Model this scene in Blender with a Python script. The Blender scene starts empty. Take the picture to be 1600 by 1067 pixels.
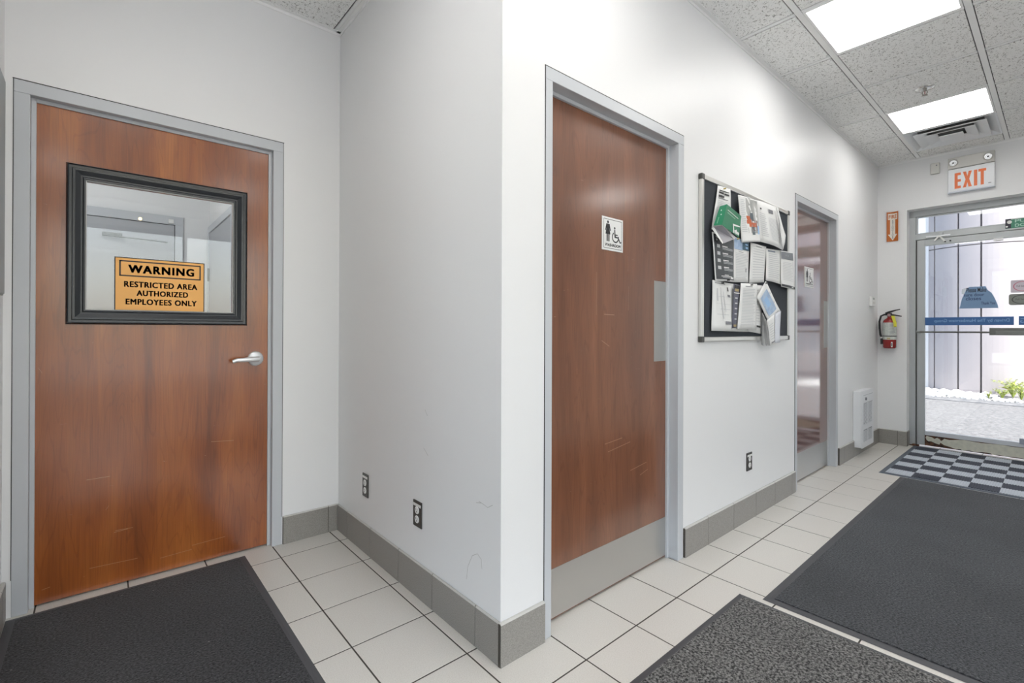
import bpy, bmesh, math, random
from mathutils import Vector, Matrix, Euler

# ------------------------------------------------------------------ scene basics
scn = bpy.context.scene
COL = scn.collection
random.seed(7)

# camera: real pose recovered from the room's own lines (metres, z up, floor z=0, outer wall corner at 0,0)
CAM = Vector((-1.068, -1.292, 1.1785))
FPX, PY = 744.33, 513.886            # focal length and principal row for a 1600x1067 frame
yaw, pitch, roll = 0.858087, 0.0020964, 0.003455
FW = Vector((math.cos(yaw)*math.cos(pitch), math.sin(yaw)*math.cos(pitch), math.sin(pitch)))
R0 = Vector((math.sin(yaw), -math.cos(yaw), 0)); U0 = R0.cross(FW)
RT = R0*math.cos(roll) + U0*math.sin(roll)
UP = -R0*math.sin(roll) + U0*math.cos(roll)
cam = bpy.data.cameras.new('camera'); camo = bpy.data.objects.new('camera', cam); COL.objects.link(camo)
cam.sensor_fit = 'HORIZONTAL'; cam.sensor_width = 36; cam.lens = FPX/1600*36
cam.shift_y = -(533.5-PY)/1600; cam.clip_start = .02; cam.clip_end = 200
m = Matrix((RT, UP, -FW)).transposed().to_4x4(); m.translation = CAM; camo.matrix_world = m
scn.camera = camo

# world / sky
w = bpy.data.worlds.new('sky'); scn.world = w; w.use_nodes = True
wn = w.node_tree; wn.nodes.clear()
sk = wn.nodes.new('ShaderNodeTexSky'); sk.sky_type = 'NISHITA'; sk.sun_disc = False
sk.sun_elevation = math.radians(50); sk.sun_rotation = math.radians(180); sk.air_density = 1.0; sk.dust_density = 3.0; sk.ozone_density = 1.0
bg = wn.nodes.new('ShaderNodeBackground'); bg.inputs[1].default_value = 0.45
wo = wn.nodes.new('ShaderNodeOutputWorld'); hs = wn.nodes.new('ShaderNodeHueSaturation'); hs.inputs['Saturation'].default_value = .85; wn.links.new(sk.outputs[0], hs.inputs['Color']); wn.links.new(hs.outputs[0], bg.inputs[0]); wn.links.new(bg.outputs[0], wo.inputs[0])
# sun
sl = bpy.data.lights.new('sun', 'SUN'); sl.energy = 6.5; sl.angle = math.radians(1.0); sl.color = (1, .985, .96)
so = bpy.data.objects.new('sun', sl); COL.objects.link(so)
so.rotation_euler = (-Vector((-.24, -.42, .87))).to_track_quat('-Z', 'Y').to_euler()
# exposure
scn.view_settings.view_transform = 'Standard'; scn.view_settings.look = 'None'
scn.view_settings.exposure = 0.46; scn.view_settings.gamma = 1.0; scn.view_settings.use_curve_mapping = False
LAMP = 7.4        # radiance of the ceiling panels

def at(x, y, axis, val):
    """photo pixel -> point on a real plane of the place"""
    d = FW + RT*((x-800)/FPX) - UP*((y-PY)/FPX)
    i = 'xyz'.index(axis); k = (val-CAM[i])/d[i]
    return CAM + d*k

# ------------------------------------------------------------------ materials
MATS = {}
def mat(name, col=(.8,.8,.8), rough=.5, metal=0., spec=.5, coat=0., emit=None, es=0., bump=None, speck=None, coat_rough=.05):
    if name in MATS: return MATS[name]
    M = bpy.data.materials.new(name); M.use_nodes = True; nt = M.node_tree
    b = nt.nodes['Principled BSDF']
    b.inputs['Base Color'].default_value = (*col, 1); b.inputs['Roughness'].default_value = rough
    b.inputs['Metallic'].default_value = metal; b.inputs['Specular IOR Level'].default_value = spec
    b.inputs['Coat Weight'].default_value = coat; b.inputs['Coat Roughness'].default_value = coat_rough
    if emit: b.inputs['Emission Color'].default_value = (*emit, 1); b.inputs['Emission Strength'].default_value = es
    tc = None
    def objc():
        n = nt.nodes.new('ShaderNodeTexCoord'); return n.outputs['Object']
    if speck:   # (scale, low, high, dark colour mix factor colour)
        sc, lo, hi, c2 = speck
        n = nt.nodes.new('ShaderNodeTexNoise'); n.inputs['Scale'].default_value = sc; n.inputs['Detail'].default_value = 3
        nt.links.new(objc(), n.inputs['Vector'])
        r = nt.nodes.new('ShaderNodeValToRGB'); r.color_ramp.elements[0].position = lo; r.color_ramp.elements[1].position = hi
        r.color_ramp.elements[0].color = (*c2, 1); r.color_ramp.elements[1].color = (*col, 1)
        nt.links.new(n.outputs[0], r.inputs[0]); nt.links.new(r.outputs[0], b.inputs['Base Color'])
    if bump:
        sc, st, dist = bump
        n = nt.nodes.new('ShaderNodeTexNoise'); n.inputs['Scale'].default_value = sc; n.inputs['Detail'].default_value = 4
        nt.links.new(objc(), n.inputs['Vector'])
        bp = nt.nodes.new('ShaderNodeBump'); bp.inputs['Strength'].default_value = st; bp.inputs['Distance'].default_value = dist
        nt.links.new(n.outputs[0], bp.inputs['Height']); nt.links.new(bp.outputs[0], b.inputs['Normal'])
    MATS[name] = M
    return M

WALL = mat('wall_paint', (.82,.82,.82), .42, spec=.35, bump=(180, .10, .002))
GROUT = mat('grout', (.07,.062,.052), .95)
TILE = mat('floor_tile', (.70,.675,.63), .30, speck=(260, .25, .6, (.60,.57,.52)), bump=(60,.04,.002))
SKIRT = mat('skirting_tile', (.33,.315,.29), .42, speck=(330, .35, .62, (.235,.22,.20)))
SKTOP = mat('skirting_top', (.55,.54,.51), .5)
FRAME = mat('frame_paint', (.55,.57,.595), .35, bump=(90,.05,.001))
GAP_SHADE = mat('gap_shade', (.02,.02,.02), .8)  # near-black that stands in for shade in gaps
RUBBER = mat('mat_rubber', (.075,.075,.082), .55)
STEEL = mat('brushed_steel', (.56,.55,.53), .34, metal=.85, bump=(40,.03,.001))
CHROME = mat('satin_chrome', (.80,.82,.84), .38, metal=.6)
BLACKF = mat('black_moulding', (.016,.020,.025), .30, spec=.6)
WHITEP = mat('white_plastic', (.80,.80,.78), .35)
OFFW = mat('offwhite_plastic', (.66,.65,.61), .4)
INK = mat('ink', (.015,.015,.018), .5)
INKG = mat('grey_ink', (.22,.22,.24), .6)
PAPER = mat('paper', (.82,.82,.81), .6)
ALU = mat('aluminium', (.46,.48,.485), .38, metal=.35)
ALUD = mat('aluminium_dark', (.16,.165,.155), .42, metal=.4)
TEE = mat('ceiling_tee', (.88,.88,.87), .5)
BLACK = mat('black_rubber', (.012,.012,.014), .45)
RED = mat('red_paint', (.30,.012,.012), .25, coat=.5)
ORANGE_SIGN = mat('orange_sign', (.93,.47,.12), .45)
EXITR = mat('exit_letters', (.85,.16,.02), .4)
DOORGREY = mat('grey_door_paint', (.42,.43,.45), .4)

def wood(name, c1, c2, c3, seed, rough, ior=1.5):
    M = bpy.data.materials.new(name); M.use_nodes = True; nt = M.node_tree; b = nt.nodes['Principled BSDF']; L = nt.links.new
    tc = nt.nodes.new('ShaderNodeTexCoord')
    def noise(scale3, sc, det=4, dist=0., off=0.):
        mp = nt.nodes.new('ShaderNodeMapping'); mp.inputs['Scale'].default_value = scale3; mp.inputs['Location'].default_value = (seed+off, 0, seed*.7+off)
        L(tc.outputs['Object'], mp.inputs['Vector'])
        n = nt.nodes.new('ShaderNodeTexNoise'); n.inputs['Scale'].default_value = sc; n.inputs['Detail'].default_value = det
        n.inputs['Distortion'].default_value = dist; L(mp.outputs[0], n.inputs['Vector']); return n.outputs[0]
    big = noise((6, 1, .7), 1.0, 3, .6)
    r = nt.nodes.new('ShaderNodeValToRGB'); e = r.color_ramp.elements
    e[0].position = .30; e[0].color = (*c1, 1); e[1].position = .70; e[1].color = (*c3, 1)
    k = e.new(.5); k.color = (*c2, 1); L(big, r.inputs[0])
    # cathedral-like growth figure
    fig = noise((5, 1, .55), 1.6, 2, .3, 3.3)
    mm = nt.nodes.new('ShaderNodeMath'); mm.operation = 'MULTIPLY'; mm.inputs[1].default_value = 95; L(fig, mm.inputs[0])
    sn = nt.nodes.new('ShaderNodeMath'); sn.operation = 'SINE'; L(mm.outputs[0], sn.inputs[0])
    r2 = nt.nodes.new('ShaderNodeValToRGB'); r2.color_ramp.elements[0].position = .80; r2.color_ramp.elements[1].position = 1.
    r2.color_ramp.elements[0].color = (1,1,1,1); r2.color_ramp.elements[1].color = (.87,.84,.82,1); L(sn.outputs[0], r2.inputs[0])
    g = noise((240, 1, 6), 1.0, 3, 0, 7.)
    r3 = nt.nodes.new('ShaderNodeValToRGB'); r3.color_ramp.elements[0].position = .35; r3.color_ramp.elements[1].position = .65
    r3.color_ramp.elements[0].color = (.88,.87,.85,1); r3.color_ramp.elements[1].color = (1.08,1.06,1.04,1); L(g, r3.inputs[0])
    def mul(a, c):
        x = nt.nodes.new('ShaderNodeMix'); x.data_type = 'RGBA'; x.blend_type = 'MULTIPLY'; x.inputs[0].default_value = 1
        L(a, x.inputs[6]); L(c, x.inputs[7]); return x.outputs[2]
    c = mul(mul(r.outputs[0], r2.outputs[0]), r3.outputs[0])
    # fine pale scratches low down on the leaf
    s = noise((7, 1, 55), 3.0, 2, 1.5, 11.)
    s2 = noise((3, 1, 3), 2.0, 1, 0, 17.)
    r4 = nt.nodes.new('ShaderNodeValToRGB'); r4.color_ramp.elements[0].position = .77; r4.color_ramp.elements[1].position = .80
    r4.color_ramp.elements[0].color = (0,0,0,1); r4.color_ramp.elements[1].color = (.5,.5,.5,1); L(s, r4.inputs[0])
    x = nt.nodes.new('ShaderNodeMix'); x.data_type = 'RGBA'; L(r4.outputs[0], x.inputs[0]); L(c, x.inputs[6]); x.inputs[7].default_value = (.62,.42,.28,1)
    L(x.outputs[2], b.inputs['Base Color'])
    b.inputs['Roughness'].default_value = rough; b.inputs['Specular IOR Level'].default_value = .5
    b.inputs['Coat Weight'].default_value = 1.0; b.inputs['Coat IOR'].default_value = ior; b.inputs['Coat Roughness'].default_value = rough*.55
    return M
WOOD_L = wood('cherry_veneer', (.185,.046,.010), (.30,.082,.014), (.42,.135,.026), 1.3, .30, 1.42)
WOOD_1 = wood('brown_cherry_veneer', (.145,.050,.021), (.195,.070,.030), (.25,.096,.043), 5.1, .32, 1.5)
WOOD_2 = wood('dark_cherry_veneer', (.14,.045,.022), (.18,.058,.028), (.23,.08,.038), 9.2, .16, 1.95)

def carpet(name, a, b_, sc, lo=.38, hi=.62, bumpd=.004):
    M = bpy.data.materials.new(name); M.use_nodes = True; nt = M.node_tree; b = nt.nodes['Principled BSDF']; L = nt.links.new
    tc = nt.nodes.new('ShaderNodeTexCoord'); n = nt.nodes.new('ShaderNodeTexNoise'); n.inputs['Scale'].default_value = sc; n.inputs['Detail'].default_value = 2; n.inputs['Roughness'].default_value = .7
    L(tc.outputs['Object'], n.inputs['Vector']); r = nt.nodes.new('ShaderNodeValToRGB')
    r.color_ramp.elements[0].position = lo; r.color_ramp.elements[1].position = hi
    r.color_ramp.elements[0].color = (*a, 1); r.color_ramp.elements[1].color = (*b_, 1); L(n.outputs[0], r.inputs[0])
    n2 = nt.nodes.new('ShaderNodeTexNoise'); n2.inputs['Scale'].default_value = 2.2; n2.inputs['Detail'].default_value = 5; L(tc.outputs['Object'], n2.inputs['Vector'])
    r2 = nt.nodes.new('ShaderNodeValToRGB'); r2.color_ramp.elements[0].position = .3; r2.color_ramp.elements[1].position = .7
    r2.color_ramp.elements[0].color = (.78,.78,.78,1); r2.color_ramp.elements[1].color = (1.15,1.15,1.15,1); L(n2.outputs[0], r2.inputs[0])
    x = nt.nodes.new('ShaderNodeMix'); x.data_type = 'RGBA'; x.blend_type = 'MULTIPLY'; x.inputs[0].default_value = 1; L(r.outputs[0], x.inputs[6]); L(r2.outputs[0], x.inputs[7])
    # stray pale lint
    v = nt.nodes.new('ShaderNodeTexVoronoi'); v.inputs['Scale'].default_value = 14; L(tc.outputs['Object'], v.inputs['Vector'])
    r3 = nt.nodes.new('ShaderNodeValToRGB'); r3.color_ramp.elements[0].position = .035; r3.color_ramp.elements[1].position = .05
    r3.color_ramp.elements[0].color = (.6,.6,.6,1); r3.color_ramp.elements[1].color = (0,0,0,1); L(v.outputs['Distance'], r3.inputs[0])
    y = nt.nodes.new('ShaderNodeMix'); y.data_type = 'RGBA'; L(r3.outputs[0], y.inputs[0]); L(x.outputs[2], y.inputs[6]); y.inputs[7].default_value = (.3,.29,.28,1)
    L(y.outputs[2], b.inputs['Base Color'])
    bp = nt.nodes.new('ShaderNodeBump'); bp.inputs['Strength'].default_value = .8; bp.inputs['Distance'].default_value = bumpd; L(n.outputs[0], bp.inputs['Height']); L(bp.outputs[0], b.inputs['Normal'])
    b.inputs['Roughness'].default_value = .95; b.inputs['Specular IOR Level'].default_value = .2
    b.inputs['Sheen Weight'].default_value = .25; b.inputs['Sheen Roughness'].default_value = .4
    return M
MAT_DARK = carpet('charcoal_carpet', (.010,.010,.011), (.085,.085,.090), 125, .34, .70)
MAT_BIG = carpet('charcoal_carpet_worn', (.011,.012,.014), (.090,.094,.102), 120, .34, .70)
MAT_GREY = carpet('heather_carpet', (.012,.012,.012), (.26,.255,.245), 110, .38, .66)

def ceiling_mat():
    M = bpy.data.materials.new('ceiling_tile'); M.use_nodes = True; nt = M.node_tree; b = nt.nodes['Principled BSDF']; L = nt.links.new
    g = nt.nodes.new('ShaderNodeNewGeometry')
    n = nt.nodes.new('ShaderNodeTexNoise'); n.inputs['Scale'].default_value = 95; n.inputs['Detail'].default_value = 2; n.inputs['Distortion'].default_value = 1.2
    L(g.outputs['Position'], n.inputs['Vector'])
    r = nt.nodes.new('ShaderNodeValToRGB'); r.color_ramp.elements[0].position = .345; r.color_ramp.elements[1].position = .42
    r.color_ramp.elements[0].color = (.36,.35,.33,1); r.color_ramp.elements[1].color = (.90,.90,.885,1); L(n.outputs[0], r.inputs[0])
    L(r.outputs[0], b.inputs['Base Color']); b.inputs['Roughness'].default_value = .95; b.inputs['Specular IOR Level'].default_value = .1
    bp = nt.nodes.new('ShaderNodeBump'); bp.inputs['Strength'].default_value = .5; bp.inputs['Distance'].default_value = .003; L(r.outputs[0], bp.inputs['Height']); L(bp.outputs[0], b.inputs['Normal'])
    return M
CTILE = ceiling_mat()

def glass_mat(name='clear_glass', tint=(.95,.97,.97)):
    M = bpy.data.materials.new(name); M.use_nodes = True; nt = M.node_tree; nt.nodes.clear(); L = nt.links.new
    t = nt.nodes.new('ShaderNodeBsdfTransparent'); t.inputs[0].default_value = (*tint, 1)
    g = nt.nodes.new('ShaderNodeBsdfGlossy'); g.inputs['Roughness'].default_value = 0
    f = nt.nodes.new('ShaderNodeFresnel'); f.inputs[0].default_value = 1.5
    m_ = nt.nodes.new('ShaderNodeMixShader'); o = nt.nodes.new('ShaderNodeOutputMaterial')
    L(f.outputs[0], m_.inputs[0]); L(t.outputs[0], m_.inputs[1]); L(g.outputs[0], m_.inputs[2]); L(m_.outputs[0], o.inputs[0])
    return M
GLASS = glass_mat()
def emis(name, col, s):
    M = bpy.data.materials.new(name); M.use_nodes = True; nt = M.node_tree; nt.nodes.clear()
    e = nt.nodes.new('ShaderNodeEmission'); e.inputs[0].default_value = (*col, 1); e.inputs[1].default_value = s
    o = nt.nodes.new('ShaderNodeOutputMaterial'); nt.links.new(e.outputs[0], o.inputs[0]); return M
PANEL = emis('lamp_diffuser', (1, .985, .955), LAMP)

def peeling():
    M = bpy.data.materials.new('peeling_paint'); M.use_nodes = True; nt = M.node_tree; b = nt.nodes['Principled BSDF']; L = nt.links.new
    tc = nt.nodes.new('ShaderNodeTexCoord'); n = nt.nodes.new('ShaderNodeTexNoise'); n.inputs['Scale'].default_value = 30; n.inputs['Detail'].default_value = 6
    L(tc.outputs['Object'], n.inputs['Vector']); r = nt.nodes.new('ShaderNodeValToRGB'); r.color_ramp.elements[0].position = .4; r.color_ramp.elements[1].position = .6
    r.color_ramp.elements[0].color = (.025,.018,.015,1); r.color_ramp.elements[1].color = (.12,.055,.03,1); L(n.outputs[0], r.inputs[0]); L(r.outputs[0], b.inputs['Base Color'])
    b.inputs['Roughness'].default_value = .85; return M
RUST = peeling()
CREAM = mat('cream_paint', (.62,.61,.52), .5, speck=(25,.3,.6,(.52,.52,.45)))

# ------------------------------------------------------------------ mesh helpers
def tag(o, label=None, cat=None, group=None, kind=None):
    if label: o['label'] = label
    if cat: o['category'] = cat
    if group: o['group'] = group
    if kind: o['kind'] = kind
    return o
def empty(name, loc=(0,0,0), label=None, cat=None, group=None, kind=None):
    o = bpy.data.objects.new(name, None); COL.objects.link(o); o.location = loc; o.empty_display_size = .05
    return tag(o, label, cat, group, kind)
def link(name, me, parent=None):
    o = bpy.data.objects.new(name, me); COL.objects.link(o)
    if parent is not None:
        o.parent = parent
        o.matrix_parent_inverse = Matrix.Translation(-WLOC(parent))
    return o
def WLOC(o):
    v = Vector(o.location)
    if o.parent is not None: v = v + WLOC(o.parent) - WLOC(o.parent)
    return v
class MB:
    """collects shapes with material slots, builds one mesh object"""
    def __init__(s): s.v = []; s.f = []; s.mi = []; s.ms = []; s.sm = []
    def slot(s, m_):
        if m_ not in s.ms: s.ms.append(m_)
        return s.ms.index(m_)
    def face(s, pts, m_, smooth=False):
        k = len(s.v); s.v += [tuple(p) for p in pts]; s.f.append(tuple(range(k, k+len(pts)))); s.mi.append(s.slot(m_)); s.sm.append(smooth)
    def mesh(s, vs, fs, m_, smooth=False):
        k = len(s.v); s.v += [tuple(p) for p in vs]; i = s.slot(m_)
        for f in fs: s.f.append(tuple(k+a for a in f)); s.mi.append(i); s.sm.append(smooth)
    def box(s, lo, hi, m_, ch=0.):
        x0,y0,z0 = [min(a,b) for a,b in zip(lo,hi)]; x1,y1,z1 = [max(a,b) for a,b in zip(lo,hi)]
        if ch <= 0:
            vs = [(x0,y0,z0),(x1,y0,z0),(x1,y1,z0),(x0,y1,z0),(x0,y0,z1),(x1,y0,z1),(x1,y1,z1),(x0,y1,z1)]
            s.mesh(vs, [(0,3,2,1),(4,5,6,7),(0,1,5,4),(1,2,6,5),(2,3,7,6),(3,0,4,7)], m_)
        else:
            bm = bmesh.new(); bmesh.ops.create_cube(bm, size=1)
            for v in bm.verts: v.co = Vector(((x0+x1)/2+v.co.x*(x1-x0), (y0+y1)/2+v.co.y*(y1-y0), (z0+z1)/2+v.co.z*(z1-z0)))
            bmesh.ops.bevel(bm, geom=bm.edges[:], offset=ch, segments=2, affect='EDGES', profile=.5)
            bm.verts.index_update(); s.mesh([v.co[:] for v in bm.verts], [[v.index for v in f.verts] for f in bm.faces], m_); bm.free()
        return s
    def prism(s, poly, axis, a, b, m_):
        """poly of 2-D points in the plane normal to axis, extruded a..b"""
        def P(p, t):
            return {'x': (t,p[0],p[1]), 'y': (p[0],t,p[1]), 'z': (p[0],p[1],t)}[axis]
        n = len(poly); vs = [P(p,a) for p in poly]+[P(p,b) for p in poly]
        fs = [tuple(range(n-1,-1,-1)), tuple(range(n,2*n))]+[(i,(i+1)%n,n+(i+1)%n,n+i) for i in range(n)]
        s.mesh(vs, fs, m_)
    def lathe(s, prof, c, ax, m_, n=24, smooth=True):
        """prof [(r,h)] turned about ax through c"""
        ax = Vector(ax).normalized(); t = ax.orthogonal().normalized(); b = ax.cross(t); c = Vector(c)
        vs = []
        for r, h in prof:
            for i in range(n):
                a = 2*math.pi*i/n; vs.append(c+ax*h+(t*math.cos(a)+b*math.sin(a))*max(r,1e-5))
        fs = [(k*n+i, k*n+(i+1)%n, (k+1)*n+(i+1)%n, (k+1)*n+i) for k in range(len(prof)-1) for i in range(n)]
        s.mesh(vs, fs, m_, smooth)
        s.face([vs[i] for i in range(n)][::-1], m_); s.face(vs[-n:], m_)
        return s
    def tube(s, pts, r, m_, n=10):
        pts = [Vector(p) for p in pts]; rings = []
        prev = None
        for i, p in enumerate(pts):
            d = (pts[min(i+1,len(pts)-1)]-pts[max(i-1,0)]).normalized()
            t = d.orthogonal().normalized() if prev is None else (prev-d*prev.dot(d)).normalized()
            prev = t; b = d.cross(t); rr = r[i] if isinstance(r,(list,tuple)) else r
            rings.append([p+(t*math.cos(2*math.pi*k/n)+b*math.sin(2*math.pi*k/n))*rr for k in range(n)])
        vs = [v for q in rings for v in q]
        fs = [(k*n+i, k*n+(i+1)%n, (k+1)*n+(i+1)%n, (k+1)*n+i) for k in range(len(pts)-1) for i in range(n)]
        s.mesh(vs, fs, m_, True); s.face(rings[0][::-1], m_); s.face(rings[-1], m_)
        return s
    def build(s, name, parent=None, fix=True):
        me = bpy.data.meshes.new(name); me.from_pydata([tuple(v) for v in s.v], [], s.f)
        for m_ in s.ms: me.materials.append(m_)
        me.polygons.foreach_set('material_index', s.mi); me.polygons.foreach_set('use_smooth', s.sm)
        if fix:
            bm = bmesh.new(); bm.from_mesh(me); bmesh.ops.recalc_face_normals(bm, faces=bm.faces[:]); bm.to_mesh(me); bm.free()
        me.update()
        return link(name, me, parent)
def box(name, lo, hi, m_, parent=None, ch=0.):
    return MB().box(lo, hi, m_, ch).build(name, parent)
def struct(o, label=None): o['kind'] = 'structure'; (label and o.__setitem__('label', label)); return o

def text_mesh(body, m_, O, R, U, wdt, hgt, bold=0., mono=False, lift=.0004, thick=0., spacing=1.0, line=1.0):
    """lettering fitted in the box with lower-left corner O, unit right R, unit up U"""
    cu = bpy.data.curves.new('lettering', 'FONT'); cu.body = body; cu.size = 1; cu.align_x = 'CENTER'; cu.offset = bold; cu.space_character = spacing; cu.space_line = line
    cu.resolution_u = 3; cu.extrude = 0
    ob = bpy.data.objects.new('lettering_tmp', cu); COL.objects.link(ob)
    dg = bpy.context.evaluated_depsgraph_get(); me = bpy.data.meshes.new_from_object(ob.evaluated_get(dg))
    bpy.data.objects.remove(ob); bpy.data.curves.remove(cu)
    xs = [v.co.x for v in me.vertices]; ys = [v.co.y for v in me.vertices]
    x0,x1,y0,y1 = min(xs),max(xs),min(ys),max(ys); R = Vector(R); U = Vector(U); N = R.cross(U); O = Vector(O)
    vs = [O+R*((v.co.x-x0)/(x1-x0)*wdt)+U*((v.co.y-y0)/(y1-y0)*hgt)+N*lift for v in me.vertices]
    fs = [tuple(p.vertices) for p in me.polygons]
    bpy.data.meshes.remove(me)
    return vs, fs
def add_text(mb, body, m_, O, R, U, wdt, hgt, fat=0., **k):
    vs, fs = text_mesh(body, m_, O, R, U, wdt, hgt, **k); mb.mesh(vs, fs, m_)
    for a_ in ((-1,1) if fat else ()):
        for b_ in (-1,0,1): d_ = Vector(R)*a_*fat + Vector(U)*b_*fat*.6; mb.mesh([v+d_ for v in vs], fs, m_)

# =================================================================== SETTING
WX, LX, EX, YB = 0.0, -1.366, 5.19, 1.510     # middle wall x, left wall x, end wall x, back wall y
CZ = 2.93
# --- floor with single tiles
G, GX, GY = .3048, .2527, -.1768
floor = struct(box('floor', (-4.8,-4.8,-.12), (5.36,1.66,-.0013), GROUT), 'grout bed of the pale square tiled floor')
struct(box('floor_tiles', (-4.8,-4.8,-.0035), (5.36,-1.402,-.0005), TILE)); struct(box('floor_tiles', (-4.8,-1.402,-.0035), (-1.58,.2,-.0005), TILE))
def tile_mesh(name, a, b, h, m_, c=.0009):
    mb = MB(); z = h
    v = [(-a/2,-b/2,-.009),(a/2,-b/2,-.009),(a/2,b/2,-.009),(-a/2,b/2,-.009),
         (-a/2,-b/2,z-c),(a/2,-b/2,z-c),(a/2,b/2,z-c),(-a/2,b/2,z-c),
         (-a/2+c,-b/2+c,z),(a/2-c,-b/2+c,z),(a/2-c,b/2-c,z),(-a/2+c,b/2-c,z)]
    f = [(0,3,2,1),(0,1,5,4),(1,2,6,5),(2,3,7,6),(3,0,4,7),(4,5,9,8),(5,6,10,9),(6,7,11,10),(7,4,8,11),(8,9,10,11)]
    me = bpy.data.meshes.new(name); me.from_pydata(v, [], f); me.materials.append(m_); return me
tm = tile_mesh('floor_tile', G-.0058, G-.0058, 0, TILE)
def put_tile(i, j):
    o = link('tile', tm, floor); o.location = (GX+(i+.5)*G, GY+(j+.5)*G, random.uniform(-.0006,0)); o.rotation_euler = (0,0,random.choice((0,math.pi/2,math.pi)))
for i in range(-6, 17):
    for j in range(-4, 6):
        x0, x1, y0, y1 = GX+i*G, GX+(i+1)*G, GY+j*G, GY+(j+1)*G
        if j >= 1 and x0 > 0: continue
        if i <= -6 and j < 1: continue
        if x1 > 5.45: continue
        put_tile(i, j)
# --- walls
def wall(name, boxes, m_=WALL):
    mb = MB()
    for lo, hi in boxes: mb.box(lo, hi, m_)
    return struct(mb.build(name))
D1 = (.213, .250, 1.170, 1.220, 2.138, 2.187)     # outer left, inner left, inner right, outer right, head, outer head
D2 = (2.800, 2.842, 3.767, 3.818, 2.142, 2.190)
DL = (-1.339, -1.291, -.361, -.311, 2.147, 2.199)
def holes(D): return (D[0]+.02, D[3]-.02, D[5]-.02)
a, b = holes(D1), holes(D2)
wall('wall_right', [((0,0,0),(a[0],.14,3.05)), ((a[0],0,a[2]),(a[1],.14,3.05)), ((a[1],0,0),(b[0],.14,3.05)), ((b[0],0,b[2]),(b[1],.14,3.05)), ((b[1],0,0),(EX,.14,3.05))])
wall('wall_middle', [((0,.14,0),(.14,YB+.14,3.05))])
c = holes(DL)
wall('wall_back', [((LX,YB,0),(c[0],YB+.14,3.05)), ((c[0],YB,c[2]),(c[1],YB+.14,3.05)), ((c[1],YB,0),(0,YB+.14,3.05))])
wall('wall_left', [((LX-.14,.2,0),(LX,YB+.14,3.05))])
wall('wall_side', [((-4.8,.2,0),(LX-.14,.34,3.05))])
wall('wall_rear', [((-4.94,-4.8,0),(-4.8,-4.1,3.05)), ((-4.94,-.08,0),(-4.8,.34,3.05)), ((-4.94,-4.1,0),(-4.8,-.08,.35)), ((-4.94,-4.1,2.72),(-4.8,-.08,3.05))])
rw_ = MB(); rw_.box((-4.9,-4.1,.35),(-4.84,-.08,.41),ALU); rw_.box((-4.9,-4.1,2.66),(-4.84,-.08,2.72),ALU)
for k in range(3): rw_.box((-4.9,-4.1+1.98*k,.41),(-4.84,-4.04+1.98*k,2.66),ALU)
rw = struct(rw_.build('fill_window_2'))  # unseen rear window, added to light the middle wall
for k in range(2): box('pane', (-4.875,-4.04+1.98*k,.41), (-4.869,-4.1+1.98*(k+1),2.66), GLASS, rw)
wall('wall_front', [((-4.94,-4.94,0),(-4.3,-4.8,3.05)), ((-4.3,-4.94,0),(1.4,-4.8,.35)), ((-4.3,-4.94,2.72),(1.4,-4.8,3.05)), ((1.4,-4.94,0),(5.45,-4.8,3.05))])
OY0, OY1, OZ = -.238, -2.55, 2.425          # opening of the glazed entrance in the end wall
wall('wall_end', [((EX,OY0,0),(EX+.25,.14,3.25)), ((EX,OY1,OZ),(EX+.25,OY0,3.25)), ((EX,-4.94,0),(EX+.25,OY1,3.25))])
RV = mat('daylit_reveal', (.93,.93,.93), .5)  # reveal lining paler than the wall: daylight put into its colour
box('lit_reveal_1', (EX+.001,OY0-.004,0),(EX+.130,OY0+.001,OZ+.001), RV)['kind'] = 'structure'
box('lit_reveal_2', (EX+.001,OY1,OZ-.004),(EX+.130,OY0-.004,OZ+.001), RV)['kind'] = 'structure'
# unseen front window of the room
wf_ = MB(); wf_.box((-4.3,-4.9,.35),(1.4,-4.84,.41),ALU); wf_.box((-4.3,-4.9,2.66),(1.4,-4.84,2.72),ALU)
for k in range(5): xm = -4.3+5.64*k/4; wf_.box((xm,-4.9,.41),(xm+.06,-4.84,2.66),ALU)
fw = struct(wf_.build('window_1'))
for k in range(4): xm = -4.3+5.64*k/4; box('pane', (xm+.06,-4.875,.41), (xm+5.64/4,-4.869,2.66), GLASS, fw)
# --- ceiling
ceil = struct(box('ceiling', (-4.94,-4.94,2.965), (5.44,.34,3.1), TEE), 'suspended ceiling of fissured white tiles in a pale grid')
ceil2 = struct(box('roof', (LX-.14,.34,2.965), (.14,YB+.14,3.1), TEE))
CGX, CGY, CG = 1.840, -.335, .6225
ctm = {}
def ctile(x0, x1, y0, y1):
    k = (round(x1-x0,3), round(y1-y0,3))
    if k not in ctm:
        mb = MB(); hx, hy = k[0]/2, k[1]/2; t = .0145
        mb.box((-hx,-hy,.004),(hx,hy,.018), mat('rebate_shade',(.10,.10,.10),.9)); mb.box((-hx+t,-hy+t,-.003),(hx-t,hy-t,.004), CTILE)  # dark rebate colour stands in for the shadow gap beside the tees
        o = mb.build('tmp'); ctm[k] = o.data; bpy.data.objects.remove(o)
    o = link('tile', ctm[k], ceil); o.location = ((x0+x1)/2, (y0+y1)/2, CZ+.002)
LIGHTS = {(0,-1),(3,-1),(-3,-1),(0,-4),(3,-4),(-3,-4),(-6,-4),(-2,1),(0,-6),(3,-6),(-3,-6),(-6,-1)}
LIGHTS = {(0,-1),(3,-1),(-3,-1),(0,-4),(3,-4),(-3,-4),(-6,-4),(-5,0)}  # panels after the first two are out of view, added for fill
VENT = (4,-1)
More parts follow.
